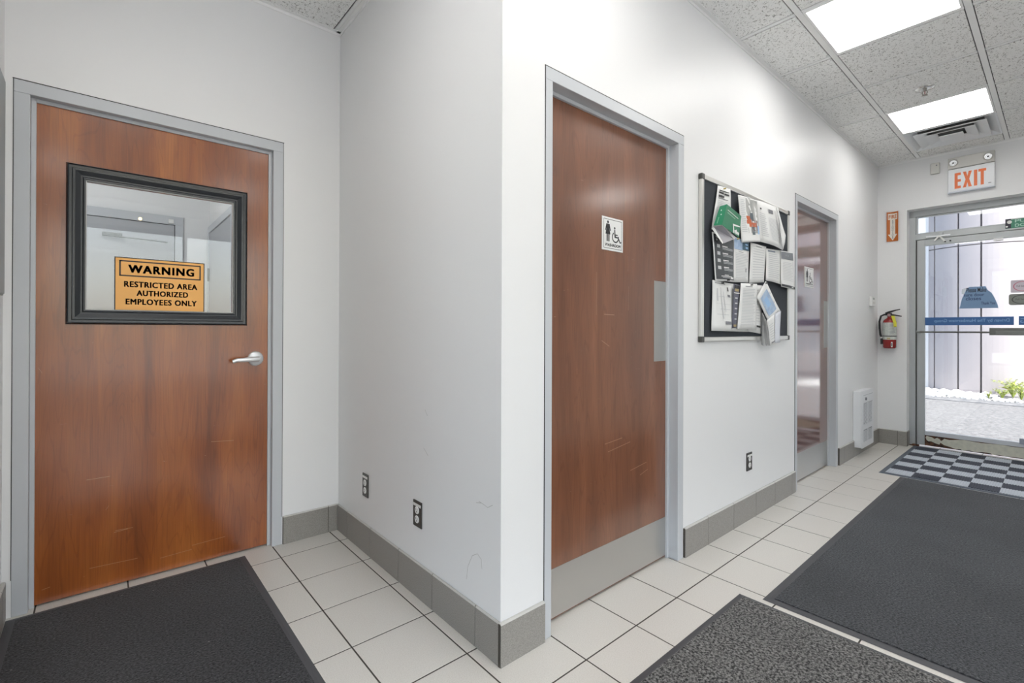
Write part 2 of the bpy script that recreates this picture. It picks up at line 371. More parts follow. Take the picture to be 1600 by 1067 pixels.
for i in range(-6, 6):
    for j in range(-4, 4):
        x0, x1, y0, y1 = CGX+i*CG, CGX+(i+1)*CG, CGY+j*CG, CGY+(j+1)*CG
        if (i,j) in LIGHTS or (i,j) == VENT: continue
        if j >= 1 and x0 > -.1: continue
        if j >= 0 and x0 < -1.4: x0 = LX
        if j < 0 and x1 < LX: pass
        y1c = min(y1, 0) if x0 > -.1 else min(y1, YB)
        x1c = min(x1, EX)
        if j >= 1: x1c = min(x1c, 0)
        if x1c-x0 < .03 or y1c-y0 < .03: continue
        ctile(x0+.006, x1c-.006, y0+.006, y1c-.006)
for j in range(-6, 4):      # main tees, along the corridor
    y = CGY+j*CG; xa = -4.8 if j < 1 else LX; xb = EX if j < 1 else 0
    box('main_tee', (xa, y-.015, CZ), (xb, y+.015, CZ+.03), TEE, ceil)
for i in range(-10, 6):     # cross tees
    x = CGX+i*CG
    for j in range(-6, 4):
        y0, y1 = CGY+j*CG+.018, CGY+(j+1)*CG-.018
        if j >= 0 and x > -.01: y1 = min(y1, 0)
        if j >= 1 and x > -.01: continue
        if j >= 0 and x < LX: continue
        y1 = min(y1, YB)
        if y1-y0 < .02: continue
        box('cross_tee', (x-.012, y0, CZ), (x+.012, y1, CZ+.028), TEE, ceil)
def angle(lo, hi): box('wall_angle', lo, hi, TEE, ceil)
angle((0,-.022,CZ-.004),(EX,0,CZ-.001)); angle((-.022,0,CZ-.004),(0,YB,CZ-.001)); angle((LX,YB-.022,CZ-.004),(0,YB,CZ-.001)); angle((EX-.022,-4.8,CZ-.004),(EX,0,CZ-.001)); angle((LX,.2,CZ-.004),(LX+.022,YB,CZ-.001))
# vertical leg of the wall angle (thin pale bead on the wall)
mbA = MB()
mbA.box((0,-.003,CZ-.020),(EX,0,CZ),TEE); mbA.box((-.003,0,CZ-.020),(0,YB,CZ),TEE); mbA.box((LX,YB-.003,CZ-.020),(0,YB,CZ),TEE); mbA.box((EX-.003,-4.8,CZ-.020),(EX,0,CZ),TEE)
mbA.build('wall_bead', ceil)

scf = MB(); SCF = mat('pencil_scuff', (.50,.49,.47), .7)
for poly_ in ([(748,783),(757,789),(762,793),(770,789)],[(744,785),(752,786)],[(729,905),(731,885),(738,868),(746,865),(752,874),(753,889)],[(664,640),(668,650)],[(662,700),(669,712)]):
    P2 = [at(x,y,'x',-.0006) for x,y in poly_]
    for a_, b_ in zip(P2, P2[1:]): n_ = Vector((0,-(b_.z-a_.z),b_.y-a_.y)).normalized()*.0009; scf.face([a_+n_,b_+n_,b_-n_,a_-n_], SCF)
scf.build('scuff', bpy.data.objects['wall_middle'], fix=False)['kind'] = 'stuff'

# --- skirting of single tiles
def skirt(name, axis, fixed, side, segs, h=.152, t=.012, label=None):
    """axis 'x'|'y' runs along; fixed = wall plane; side = direction out of the wall (+1/-1)"""
    mb = MB(); a0, a1 = segs[0], segs[-1]
    o_in, o_out = fixed, fixed+side*(t-.003)
    if axis == 'x': mb.box((a0,o_in,0),(a1,o_out,h-.003),GROUT)
    else: mb.box((o_in,a0,0),(o_out,a1,h-.003),GROUT)
    base = struct(mb.build(name), label)
    for k in range(len(segs)-1):
        s0, s1 = segs[k]+.0017, segs[k+1]-.0017; m2 = MB(); w0, w1 = fixed+side*.001, fixed+side*t; c_ = side*.004
        prof = [(w0,0),(w1,0),(w1,h-.005),(w1-c_,h),(w0,h)]
        if axis == 'x':
            vs = [(s0,p[0],p[1]) for p in prof]+[(s1,p[0],p[1]) for p in prof]
        else: vs = [(p[0],s0,p[1]) for p in prof]+[(p[0],s1,p[1]) for p in prof]
        n = 5; fs = [tuple(range(n-1,-1,-1)), tuple(range(n,2*n))]+[(i,(i+1)%n,n+(i+1)%n,n+i) for i in range(n)]
        m2.mesh(vs, fs[:4]+[fs[6]], SKIRT); m2.mesh(vs, [fs[4], fs[5]], SKTOP)
        m2.build('tile', base)
    return base
skirt('baseboard_middle', 'y', 0, -1, [-.0017,.139,.442,.743,1.048,1.351,1.500], t=.009, label='grey tile skirting along the middle wall between two corners')
skirt('baseboard_back', 'x', YB, -1, [DL[3]+.004,-.061,-.009], t=.012)
skirt('baseboard_corner', 'x', 0, -1, [-.0107, D1[0]-.004], t=.014)
skirt('baseboard_right', 'x', 0, -1, [1.229,1.473,1.785,2.097,2.403,2.715,2.788], t=.014)
skirt('baseboard_far', 'x', 0, -1, [3.835,3.968,4.266,4.571,4.876,5.178], t=.014)
skirt('baseboard_end', 'y', EX, -1, [OY0-.012,-.171,-.014], t=.013)
skirt('baseboard_reveal', 'x', OY0, -1, [EX,EX+.105], t=.012)
skirt('baseboard_left', 'y', LX, 1, [.2,.50,.81,1.11,1.41,YB], t=.013)

# --- hollow metal door frames
def frame(D, y, t, name, depth=.13, dirn=1):
    L0,L1,R1,R0_,HI,HO = D
    par = struct(empty(name, ((L1+R1)/2, y, 0)))
    f = MB()
    f.box((L0,y,0),(L1,y+depth,HI),FRAME,.002); f.box((R1,y,0),(R0_,y+depth,HI),FRAME,.002); f.box((L0,y,HI),(R0_,y+depth,HO),FRAME,.002)
    f.build('door_frame', par)
    s = MB(); q = .016
    s.box((L1,y+t-.010,0),(L1+q,y+t+.004,HI),FRAME,.0015); s.box((R1-q,y+t-.010,0),(R1,y+t+.004,HI),FRAME,.0015); s.box((L1+q,y+t-.010,HI-q),(R1-q,y+t+.004,HI),FRAME,.0015)
    s.build('door_stop', par)
    g = MB(); e = .0035  # dark strips painting the shadow gap along the frame caulk
    g.box((L0-e,y+.0015,HO),(R0_+e,y+.006,HO+e),GAP_SHADE); g.box((R0_,y+.0015,.15),(R0_+e*.6,y+.006,HO),GAP_SHADE); g.box((L0-e*.6,y+.0015,.15),(L0,y+.006,HO),GAP_SHADE)
    g.build('caulk_shadow_line', par)
    return par
def leaf_box(D, yl, woodm, par, gap=.008):
    L1,R1,HI = D[1],D[2],D[4]; q = .012
    o = box('door_leaf', (L1+q, yl, gap), (R1-q, yl+.044, HI-.012), woodm, par, .001)
    return o
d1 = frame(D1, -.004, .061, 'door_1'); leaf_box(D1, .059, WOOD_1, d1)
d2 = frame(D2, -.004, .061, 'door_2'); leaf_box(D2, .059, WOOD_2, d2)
# black sheets stand in for the shade behind the washroom door gaps
box('dark_backing', (.20,.12,0),(1.22,.135,2.18), GAP_SHADE, d1); box('dark_backing', (2.79,.12,0),(3.82,.135,2.19), GAP_SHADE, d2)

# kick plates and push plates
def plate(name, D, x0, x1, z0, z1, yl, par, ch=.0008): box(name, (x0,yl-.0015,z0),(x1,yl,z1), STEEL, par)
plate('kick_plate', D1, D1[1]+.018, D1[2]-.016, .014, .212, .059, d1)
plate('kick_plate', D2, D2[1]+.018, D2[2]-.016, .014, .225, .059, d2)
p = at(1022,500,'y',.058); plate('push_plate', D1, p.x, D1[2]-.0165, 1.022, 1.430, .059, d1)
p = at(1287,500,'y',.058); plate('push_plate', D2, p.x, D2[2]-.0165, 1.033, 1.438, .059, d2)
# scratches on door 1: two long vertical ones under the sign
sc = MB(); SCR = mat('pale_scratch', (.38,.21,.13), .5)
for (x,y0,y1) in ((932,425,492),(981,400,424),(982,447,485)):
    a_, b_ = at(x,y0,'y',.0586), at(x+.6,y1,'y',.0586); sc.box((a_.x-.0007,.0585,b_.z),(a_.x+.0007,.0590,a_.z), SCR)
for (x0,y0,x1,y1) in ((945,694,972,684),(950,706,985,690),(985,735,1010,722),(944,491,960,492),(940,532,952,541),(1000,742,1012,733)):
    a_, b_ = at(x0,y0,'y',.0586), at(x1,y1,'y',.0586); sc.face([(a_.x,.0585,a_.z-.0012),(b_.x,.0585,b_.z-.0012),(b_.x,.0585,b_.z+.0012),(a_.x,.0585,a_.z+.0012)], SCR)
sc.build('scratch', d1, fix=False)['kind'] = 'stuff'

# --- left door with vision panel
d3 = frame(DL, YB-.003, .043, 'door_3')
yl = YB+.038
W0, W1, Z0, Z1 = -1.119, -.543, 1.261, 1.838
mb = MB()
L1_, R1_, T_ = DL[1]+.012, DL[2]-.012, DL[4]-.012
mb.box((L1_,yl,.008),(W0,yl+.044,T_),WOOD_L); mb.box((W1,yl,.008),(R1_,yl+.044,T_),WOOD_L); mb.box((W0,yl,.008),(W1,yl+.044,Z0),WOOD_L); mb.box((W0,yl,Z1),(W1,yl+.044,T_),WOOD_L)
mb.build('door_leaf', d3)
# moulded black frame: mitred profile swept round the opening
wf = MB()
prof = [(0.000,0),(0.000,.012),(.006,.013),(.010,.009),(.016,.010),(.034,.020),(.042,.021),(.045,.012),(.055,.013),(.060,.017),(.064,.006),(.064,0)]   # (distance outwards from glass, height off door)
def sweep(mb_, x0, x1, z0, z1, prof, yface, m_):
    cs = [(x0,z0,-1,-1),(x1,z0,1,-1),(x1,z1,1,1),(x0,z1,-1,1)]
    rings = [[(cx+sx*d, yface-h, cz+sz*d) for d,h in prof] for cx,cz,sx,sz in cs]; n = len(prof)
    vs = [p for r in rings for p in r]
    mb_.mesh(vs, [(k*n+i, k*n+i+1, ((k+1)%4)*n+i+1, ((k+1)%4)*n+i) for k in range(4) for i in range(n-1)], m_)
sweep(wf, W0, W1, Z0, Z1, prof, yl, BLACKF)
wfo = wf.build('window_frame', d3)
pf = MB(); FRM2 = mat('chipped_edge', (.55,.55,.53), .6)
sweep(pf, W0+.0035, W1-.0035, Z0+.0035, Z1-.0035, [(0,-.01),(0,.0015),(.0035,.002),(.0035,-.01)], yl, FRM2); pf.build('glazing_bead', wfo)
box('pane', (W0,yl+.019,Z0),(W1,yl+.025,Z1), GLASS, d3)
# lever handle
hc = at(399,560,'y',yl)
hh = MB(); hh.lathe([(.0385,0),(.0385,.006),(.034,.011),(.020,.014),(.013,.016)], (hc.x,yl,hc.z), (0,-1,0), CHROME, 32)
hdl = hh.build('handle', d3)
lv = MB(); lv.lathe([(.011,.010),(.011,.050),(.009,.054)], (hc.x,yl,hc.z-.002), (0,-1,0), CHROME, 20)
tip = at(362,566,'y',yl-.05)
lv.tube([(hc.x+.008,yl-.046,hc.z-.001),(hc.x-.02,yl-.050,hc.z-.001),(hc.x-.06,yl-.052,hc.z-.003),(hc.x-.095,yl-.048,hc.z-.004),(tip.x+.005,yl-.046,tip.z+.002)], [.0125,.014,.0125,.011,.0095], CHROME, 12)
lv.build('lever', hdl)
kc = MB(); kc.lathe([(.006,.054),(.006,.0565),(.002,.057)], (hc.x,yl,hc.z-.002), (0,-1,0), ALUD, 14); kc.build('key_cylinder', hdl)
st = MB(); st.box((hc.x-.006,yl-.0012,0),(hc.x-.004,yl-.001,0),GAP_SHADE)
# scratches low on the left door
sc = MB(); SC2 = mat('pale_scratch_left', (.46,.24,.12), .5)
for (x0,y0,x1,y1) in ((180,829,208,824),(178,832,200,826),(135,750,172,744),(330,690,365,688),(300,852,352,838),(250,872,300,858),(140,888,215,872),(65,922,78,917),(165,797,170,790),(60,575,66,583)):
    a_, b_ = at(x0,y0,'y',yl-.0005), at(x1,y1,'y',yl-.0005); e = .0009
    sc.face([(a_.x,yl-.0005,a_.z-e),(b_.x,yl-.0005,b_.z-e),(b_.x,yl-.0005,b_.z+e),(a_.x,yl-.0005,a_.z+e)], SC2)
sc.build('scratch', d3, fix=False)['kind'] = 'stuff'

# --- room seen through the vision panel
BY, SX = 3.97, -.29
wall('wall_backroom', [((-2.6,BY,0),(SX+.14,BY+.12,3.05)), ((SX,YB+.14,0),(SX+.12,BY,3.05)), ((-2.72,YB+.14,0),(-2.6,BY+.12,3.05))])
struct(box('floor_backroom', (-2.72,YB+.141,-.1),(SX+.12,BY+.12,-.0035), TILE))
struct(box('ceiling_backroom', (-2.72,YB+.141,2.95),(SX+.12,BY+.12,3.1), TEE))
d4 = struct(empty('door_4', (-1.03,BY,0)), 'flat grey door in a grey frame in the room behind the glass')
f = MB(); f.box((-1.56,BY-.02,0),(-1.50,BY,2.115),FRAME,.002); f.box((-.56,BY-.02,0),(-.50,BY,2.115),FRAME,.002); f.box((-1.56,BY-.02,2.115),(-.50,BY,2.19),FRAME,.002); f.build('door_frame', d4)
box('door_leaf', (-1.495,BY-.012,.01),(-.565,BY,2.110), DOORGREY, d4, .001)
gp = MB(); gp.box((-.566,BY-.013,.01),(-.561,BY,2.112),GAP_SHADE); gp.box((-1.50,BY-.013,2.110),(-.56,BY,2.115),GAP_SHADE); gp.build('gap', d4)
cl = MB(); cl.box((-1.06,BY-.05,1.955),(-.93,BY-.012,1.985),ALUD,.004); cl.tube([(-.95,BY-.045,1.955),(-.82,BY-.10,1.945),(-.62,BY-.06,1.945)],.006,ALUD,8); cl.build('door_closer', d4)
d5 = struct(empty('door_5', (SX,3.4,0)), 'grey door on the side wall of the room behind the glass')
f = MB(); f.box((SX-.02,3.90,0),(SX,3.955,2.07),FRAME,.002); f.box((SX-.02,2.86,0),(SX,2.92,2.07),FRAME,.002); f.box((SX-.02,2.86,2.07),(SX,3.955,2.13),FRAME,.002); f.build('door_frame', d5)
box('door_leaf', (SX-.012,2.925,.01),(SX,3.895,2.065), DOORGREY, d5, .001)
hg = MB(); hg.tube([(SX-.02,3.90,1.62),(SX-.02,3.90,1.74)],.009,ALUD,8); hg.build('hinge', d5)
q = at(267,346,'y',BY-.03); sn = empty('frame_sensor', q, 'small white sensor on the grey door frame behind the glass', 'sensor')
MB().box((q.x-.02,BY-.04,q.z-.018),(q.x+.02,BY-.02,q.z+.018),WHITEP,.003).build('body', sn)
q = at(219,342,'y',BY-.03); sn = empty('warm_spot', q, 'tiny warm glowing spot on the grey door frame behind the glass', 'lamp')  # glowing knob standing for a small warm spot
MB().lathe([(.018,0),(.018,.012),(.014,.016)], (q.x,BY-.02,q.z), (0,-1,0), OFFW, 16).build('base', sn)
mbx = MB(); mbx.lathe([(.013,.016),(.012,.024),(.005,.029)], (q.x,BY-.02,q.z), (0,-1,0), emis('warm_glow',(1,.75,.4),2.2), 16); mbx.build('bulb', sn)

# --- ceiling lights
def troffer(i, j, label, zc=CZ, par=None, xy=None):
    x0, y0 = (CGX+i*CG, CGY+j*CG) if xy is None else xy
    t = empty('ceiling_light', (x0+CG/2, y0+CG/2, zc), label, 'light', 'recessed ceiling panels')
    a_, b_ = (x0+.012, y0+.018), (x0+CG-.012, y0+CG-.018); e = .012
    fr = MB(); z0, z1 = zc-.003, zc+.028
    fr.box((a_[0],a_[1],z0),(b_[0],a_[1]+e,z1),TEE); fr.box((a_[0],b_[1]-e,z0),(b_[0],b_[1],z1),TEE); fr.box((a_[0],a_[1]+e,z0),(a_[0]+e,b_[1]-e,z1),TEE); fr.box((b_[0]-e,a_[1]+e,z0),(b_[0],b_[1]-e,z1),TEE)
    fr.build('frame', t); box('diffuser', (a_[0]+e,a_[1]+e,zc+.004),(b_[0]-e,b_[1]-e,zc+.012), PANEL, t)
for (i,j) in sorted(LIGHTS):
    lab = {(0,-1): 'large bright square ceiling panel nearest the camera', (3,-1): 'bright square ceiling panel beside the air vent'}.get((i,j), {(-3,-1):'ceiling panel out of view in the corridor row, beside the camera',(0,-4):'ceiling panel out of view in the far row, middle one',(3,-4):'ceiling panel out of view in the far row, nearest the exit wall',(-3,-4):'ceiling panel out of view in the far row, second from the rear window',(-6,-4):'ceiling panel out of view in the far row, nearest the rear window'}.get((i,j),''))
    if (i,j) == (-5,0): lab = 'square ceiling panel added to brighten the alcove, over its mouth, out of view'
    troffer(i, j, lab)
troffer(0, 0, 'unseen square ceiling panel added to light the room behind the glass', zc=2.945, xy=(-1.6,2.5))  # added lamp, out of view, to brighten the back room

# --- glazed entrance (aluminium)
AX = 5.322
ent = struct(empty('door_6', (AX, -.8, 0)), 'aluminium framed glass exit door')
# outer frame jamb, head, transom bar
DY0, DY1 = -.297, -1.245          # door leaf left / right
mb = MB(); mb.box((AX,OY0+.03,0),(AX+.11,DY0+.005,OZ-.062),ALU,.003); mb.box((AX+.03,DY0+.01,0),(AX+.08,DY0-.006,2.12),ALUD)
mb.box((AX,OY1-.02,OZ-.062),(AX+.11,OY0+.03,OZ+.02),ALU,.003); mb.box((AX,DY1-.06,0),(AX+.11,DY1-.004,OZ-.06),ALU,.003); mb.box((AX,OY1-.02,0),(AX+.11,OY1+.05,OZ-.06),ALU,.003)
mb.build('door_frame', ent)
box('transom_bar', (AX-.004,DY1-.004,2.121),(AX+.11,DY0+.006,2.180), ALU, ent, .003)
box('sill_rail', (AX,OY1+.05,0),(AX+.11,DY1-.06,.14), ALU, ent, .003)
tb = MB(); e = .012
for (ya,yb,za,zb) in ((DY1-.004,DY0+.004,2.180,2.365),):
    tb.box((AX+.02,ya,za),(AX+.06,yb,za+e),ALU); tb.box((AX+.02,ya,zb-e),(AX+.06,yb,zb),ALU); tb.box((AX+.02,ya,za+e),(AX+.06,ya+e,zb-e),ALU); tb.box((AX+.02,yb-e,za+e),(AX+.06,yb,zb-e),ALU)
tb.build('glazing_bead', ent)
box('pane', (AX+.038,DY1,2.185),(AX+.044,DY0,2.362), GLASS, ent)
box('pane', (AX+.038,OY1+.05,.14),(AX+.044,DY1-.06,OZ-.06), GLASS, ent)
# leaf
SW = .062
lf = MB(); y0_, y1_ = DY0-.006, DY1+.004
lf.box((AX+.002,y0_-SW,.012),(AX+.046,y0_,2.117),ALU,.002); lf.box((AX+.002,y1_,.012),(AX+.046,y1_+SW,2.117),ALU,.002); lf.box((AX+.002,y1_+SW,2.055),(AX+.046,y0_-SW,2.117),ALU,.002)
lf.box((AX+.002,y1_+SW,.118),(AX+.046,y0_-SW,.160),mat('white_aluminium',(.62,.64,.68),.35,metal=.2),.002)
lfo = lf.build('door_leaf', ent)
box('bottom_rail', (AX+.004,y1_,.012),(AX+.044,y0_-.006,.118), RUST, lfo)
# cream paint that survives on the bottom rail, peeling along a ragged edge
pts = [(-.372,.094),(-.380,.070),(-.395,.058),(-.415,.062),(-.45,.046),(-.478,.040),(-.486,.060),(-.498,.052),(-.515,.040),(-.56,.030),(-.60,.018),(-.635,.022),(-.645,.014),(-.70,.022),(-.735,.016),(-.79,.026),(-.845,.024),(-.858,.012),(-.90,.020),(-.95,.014),(-1.02,.022),(-1.06,.016),(-1.12,.024),(-1.17,.014),(y1_,.02)]
top = [(y1_,.116),(-1.10,.117),(-1.00,.112),(-.90,.117),(-.78,.110),(-.66,.117),(-.625,.113),(-.585,.104),(-.55,.098),(-.515,.104),(-.50,.085),(-.49,.078),(-.480,.094),(-.46,.104),(-.44,.090),(-.42,.104),(-.395,.108),(-.38,.112)]
fl = MB(); fl.prism(pts+top, 'x', AX+.0018, AX+.004, CREAM); fl.build('peeling_paint', lfo)
box('pane', (AX+.021,y1_+SW-.005,.155),(AX+.027,y0_-SW+.005,2.058), GLASS, ent)
# push bar
pb = MB(); zb = 1.172; bx = AX-.055
pb.tube([(bx,DY0-.012,zb),(bx,-.40,zb),(bx,-.86,zb)], .009, ALUD, 10); pb.box((bx-.006,DY0-.035,zb-.012),(AX+.003,DY0-.008,zb+.012),ALU,.002)
pbo = pb.build('push_bar', ent)
pa = MB(); pa.box((bx-.018,-1.19,1.145),(bx+.03,-.838,1.213),ALUD,.003); pa.box((bx-.022,-1.17,1.150),(bx-.017,-.88,1.186),mat('paddle_face',(.20,.205,.195),.35,metal=.4),.002); pa.box((bx+.03,-1.17,1.15),(AX+.002,-1.13,1.21),ALUD)
pa.build('paddle', pbo)
cr = MB(); cr.box((AX+.002,-1.12,.148),(AX-.006,-1.03,.20),mat('door_sweep_block',(.30,.33,.40),.4),.002); cr.build('corner_block', ent)
# dark caulk crumbs at the foot of the jamb
cj = MB()
for k in range(9):
    yy = OY0-.02-random.random()*.06; xx = AX-.012-random.random()*.03; r_ = random.uniform(.006,.014)
    cj.box((xx-r_,yy-r_,0),(xx+r_,yy+r_,r_*1.2),RUST,.002)
tag(cj.build('debris'), 'dark crumbling caulk at the foot of the exit door jamb', 'debris', kind='stuff')
# hold-open bracket on the transom bar
hb = empty('door_holder', (AX-.01,-.46,2.13), 'white angled door holder bracket on a rail above the glass door', 'door holder')
mb = MB(); mb.box((AX-.022,-.56,2.132),(AX-.006,-.375,2.146),CHROME,.002); mb.box((AX-.022,-.505,2.146),(AX-.006,-.475,2.172),ALU,.002); mb.build('rail', hb)
mb = MB()
apex = at(1467,368,'x',AX-.03); l_ = at(1460,376,'x',AX-.03); r_ = at(1477,377,'x',AX-.03)
for e_ in (l_, r_):
    d_ = (e_-apex); n_ = Vector((0,-d_.z,d_.y)).normalized()*.007
    mb.mesh([apex+n_,e_+n_,e_-n_,apex-n_,apex+n_+Vector((.006,0,0)),e_+n_+Vector((.006,0,0)),e_-n_+Vector((.006,0,0)),apex-n_+Vector((.006,0,0))],[(0,1,2,3),(7,6,5,4),(0,4,5,1),(1,5,6,2),(2,6,7,3),(3,7,4,0)],WHITEP)
mb.build('bracket', hb); mb = MB(); mb.lathe([(.007,0),(.007,.008)], (AX-.034,r_.y,r_.z-.003), (-1,0,0), BLACK, 12); mb.lathe([(.007,0),(.007,.012)], (AX-.006,r_.y-.035,r_.z+.004), (-1,0,0), BLACK, 12); mb.build('screws', hb)['kind'] = 'stuff'
q = at(1560,374,'x',AX-.01); ct = empty('door_contact', q, 'small white magnetic contact above the glass door', 'door contact')
MB().box((AX-.016,q.y-.032,q.z+.003),(AX-.004,q.y+.032,q.z+.014),WHITEP,.002).build('magnet', ct); MB().box((AX-.012,q.y-.032,q.z-.014),(AX+.002,q.y+.032,q.z-.001),WHITEP,.002).build('switch', ct)

# ---- stickers on the exit door glass (vinyl, on the pane's room face)
GXP = AX+.0205
def rr(y0, y1, z0, z1, r, n=5):
    pts = []
    for cy, cz, a0 in ((y1-r,z0+r,-90),(y1-r,z1-r,0),(y0+r,z1-r,90),(y0+r,z0+r,180)):
        for k in range(n+1):
            a_ = math.radians(a0+90*k/n); pts.append((cy+r*math.cos(a_), cz+r*math.sin(a_)))
    return pts
Ry, Uz = (0,-1,0), (0,0,1)      # right / up as seen from inside on the end wall
BLUE = mat('blue_vinyl', (.045,.14,.36), .4); BLUEP = mat('blue_paper', (.20,.32,.50), .7); PALEB = mat('pale_blue_print', (.25,.45,.72), .5)
s = empty('window_strip', (GXP,-.68,1.28), 'long blue vinyl strip with mirrored lettering across the door glass', 'sticker')
mb = MB(); mb.box((GXP-.0006,-.993,1.240),(GXP,-.362,1.320),BLUE); mb.build('vinyl', s)
mb = MB(); add_text(mb, 'Driven by The Humberview Group', PALEB, (GXP-.0006,-.965,1.262), (0,1,0), Uz, .53, .040, lift=-.0007); 
mb.v = [(GXP-.0012, v[1], v[2]) for v in mb.v]; mb.build('lettering', s, fix=False)
s = empty('window_strip', (GXP,-1.1,1.28), 'short blue vinyl strip at the right edge of the door glass', 'sticker')
mb = MB(); mb.box((GXP-.0006,-1.170,1.240),(GXP,-1.024,1.322),BLUE); mb.build('vinyl', s)
mb = MB(); add_text(mb, 'G', PALEB, (0,-1.07,1.262), (0,1,0), Uz, .036, .040); mb.v = [(GXP-.0012, v[1], v[2]) for v in mb.v]; mb.build('lettering', s, fix=False)
# handwritten note, trapezoid of blue paper
s = empty('handwritten_note', (GXP,-.75,1.5), 'torn blue paper note with handwriting taped on the door glass', 'note')
outline = [(1498.5,482),(1500,479),(1503,467),(1510,452),(1514,448.5),(1540,447),(1543,453),(1549,457),(1554,465),(1558.5,475),(1560,481)]
P_ = [at(x,y,'x',GXP-.002) for x,y in outline]
mb = MB(); mb.prism([(p_.y,p_.z) for p_ in P_][::-1], 'x', GXP-.0025, GXP-.0012, BLUEP); mb.build('sheet', s)
mb = MB()
for body, x0, y0, x1, h_ in (('Please Make',1510,457,1541,7),('sure door',1506,463.5,1538,5),('closes',1509,469.5,1533,5.5),('Thank You',1533,476,1555,4.5)):
    a_ = at(x0,y0,'x',GXP-.003); b_ = at(x1,y0,'x',GXP-.003); t_ = at(x0,y0-h_,'x',GXP-.003)
    add_text(mb, body, INK if body=='Please Make' else mat('blue_ink',(.03,.05,.14),.5), a_, Ry, Uz, abs(b_.y-a_.y), t_.z-a_.z, bold=.012)
mb.v = [(GXP-.0032, v[1], v[2]) for v in mb.v]; mb.build('handwriting', s, fix=False)
tp = MB(); a_ = at(1506,454,'x',GXP); tp.prism([(a_.y+.02,a_.z-.03),(a_.y-.012,a_.z-.03),(a_.y-.03,a_.z+.02),(a_.y+.01,a_.z+.02)], 'x', GXP-.0012, GXP-.0004, mat('clear_tape',(.75,.80,.86),.2)); tp.build('tape', s)
# oval stickers
def oval_sticker(name, label, y0, y1, z0, z1, base, ring, ink, r):
    s_ = empty(name, (GXP,(y0+y1)/2,(z0+z1)/2), label, 'sticker')
    mb_ = MB(); mb_.prism(rr(y0,y1,z0,z1,r), 'x', GXP-.0009, GXP, base); mb_.build('vinyl', s_)
    m2 = MB(); cy, cz = (y0+y1)/2, (z0+z1)/2; A, B = (y1-y0)*.40, (z1-z0)*.40; n = 28
    for k in range(n):
        a0, a1 = 2*math.pi*k/n, 2*math.pi*(k+1)/n
        f_ = lambda a_, s2: (GXP-.0013, cy+A*s2*math.cos(a_), cz+B*s2*math.sin(a_))
        m2.face([f_(a0,1),f_(a1,1),f_(a1,.88),f_(a0,.88)], ring)
    add_text(m2, 'Full Service', ink, (GXP-.0013,cy+A*.62,cz-B*.12), Ry, Uz, A*1.24, B*.34); m2.v = [(GXP-.0013,v[1],v[2]) for v in m2.v]
    m2.build('emblem', s_, fix=False)
oval_sticker('oval_sticker', 'pale pink rectangular sticker with oval emblem on the door glass', -1.125, -.972, 1.540, 1.655, mat('pale_pink_vinyl',(.62,.56,.62),.5), mat('pink_ring',(.55,.18,.26),.5), INK, .006)
oval_sticker('oval_sticker', 'grey rounded sticker with oval emblem below the pink one on the glass', -1.135, -.960, 1.425, 1.528, mat('grey_vinyl',(.22,.235,.21),.5), mat('dark_grey_ring',(.08,.085,.08),.5), mat('sticker_ink',(.05,.05,.05),.5), .018)
# green sticker on the transom bar
s = empty('green_sticker', (AX-.008,-1.03,2.18), 'small green and black printed sticker above the glass door', 'sticker')
a_ = at(1570,358,'x',AX-.006); 
mb = MB(); mb.box((AX-.006,-1.19,2.137),(AX-.0042,-.938,2.226),mat('green_print',(.06,.25,.16),.4)); mb.box((AX-.0065,-.975,2.139),(AX-.006,-.938,2.224),mat('black_print',(.03,.025,.045),.4)); mb.box((AX-.0066,-1.19,2.218),(AX-.006,-.975,2.226),WHITEP); mb.build('backing', s)
mb = MB(); add_text(mb, 'PULL', mat('mint_print',(.45,.70,.58),.4), (0,-1.0,2.186), Ry, Uz, .13, .028, bold=.02); add_text(mb, 'DOOR', MATS['mint_print'], (0,-1.0,2.146), Ry, Uz, .13, .028, bold=.02)
mb.v = [(AX-.0068,v[1],v[2]) for v in mb.v]; mb.lathe([(.016,0),(.016,.001)], (AX-.0065,-.965,2.195), (-1,0,0), WHITEP, 16); mb.lathe([(.008,0),(.008,.001)], (AX-.0065,-.948,2.155), (-1,0,0), WHITEP, 12); mb.build('lettering', s, fix=False)

# =================================================================== THINGS INDOORS
# --- exit sign
ex = empty('exit_sign', (EX,-.72,2.68), 'white emergency EXIT sign with orange letters and two round lamps', 'exit sign')
y0, y1 = -.560, -.880; xb = EX-.052
box('battery_box', (xb,y1,2.745),(EX,y0,2.850), OFFW, ex, .005)
box('face_panel', (xb+.006,y1,2.520),(EX,y0,2.741), mat('sign_face',(.74,.76,.78),.25), ex, .004)
mb = MB(); mb.box((xb+.001,y1-.002,2.512),(EX,y0+.002,2.524),mat('clear_lip',(.60,.64,.70),.2),.003); mb.build('lower_lip', ex)
mb = MB()
ly0, ly1, lz0, lz1 = -.608, -.824, 2.549, 2.698; k_ = .028
GL = {'E': (0,.044,[(0,0),(1,0),(1,.16),(.5,.16),(.5,.42),(1,.42),(1,.58),(.5,.58),(.5,.84),(1,.84),(1,1),(0,1)]),
      'X': (.058,.062,[(0,0),(.36,0),(.5,.30),(.64,0),(1,0),(.70,.50),(1,1),(.64,1),(.5,.70),(.36,1),(0,1),(.30,.50)]),
      'I': (.134,.022,[(0,0),(1,0),(1,1),(0,1)]),
      'T': (.164,.052,[(.30,0),(.70,0),(.70,.84),(1,.84),(1,1),(0,1),(0,.84),(.30,.84)])}
for ch_, (o_, w_, pl_) in GL.items(): mb.prism([(ly0-o_-w_*u, lz0+(lz1-lz0)*v) for u,v in pl_], 'x', xb+.0045, xb+.0062, EXITR)
mb.build('lettering', ex)
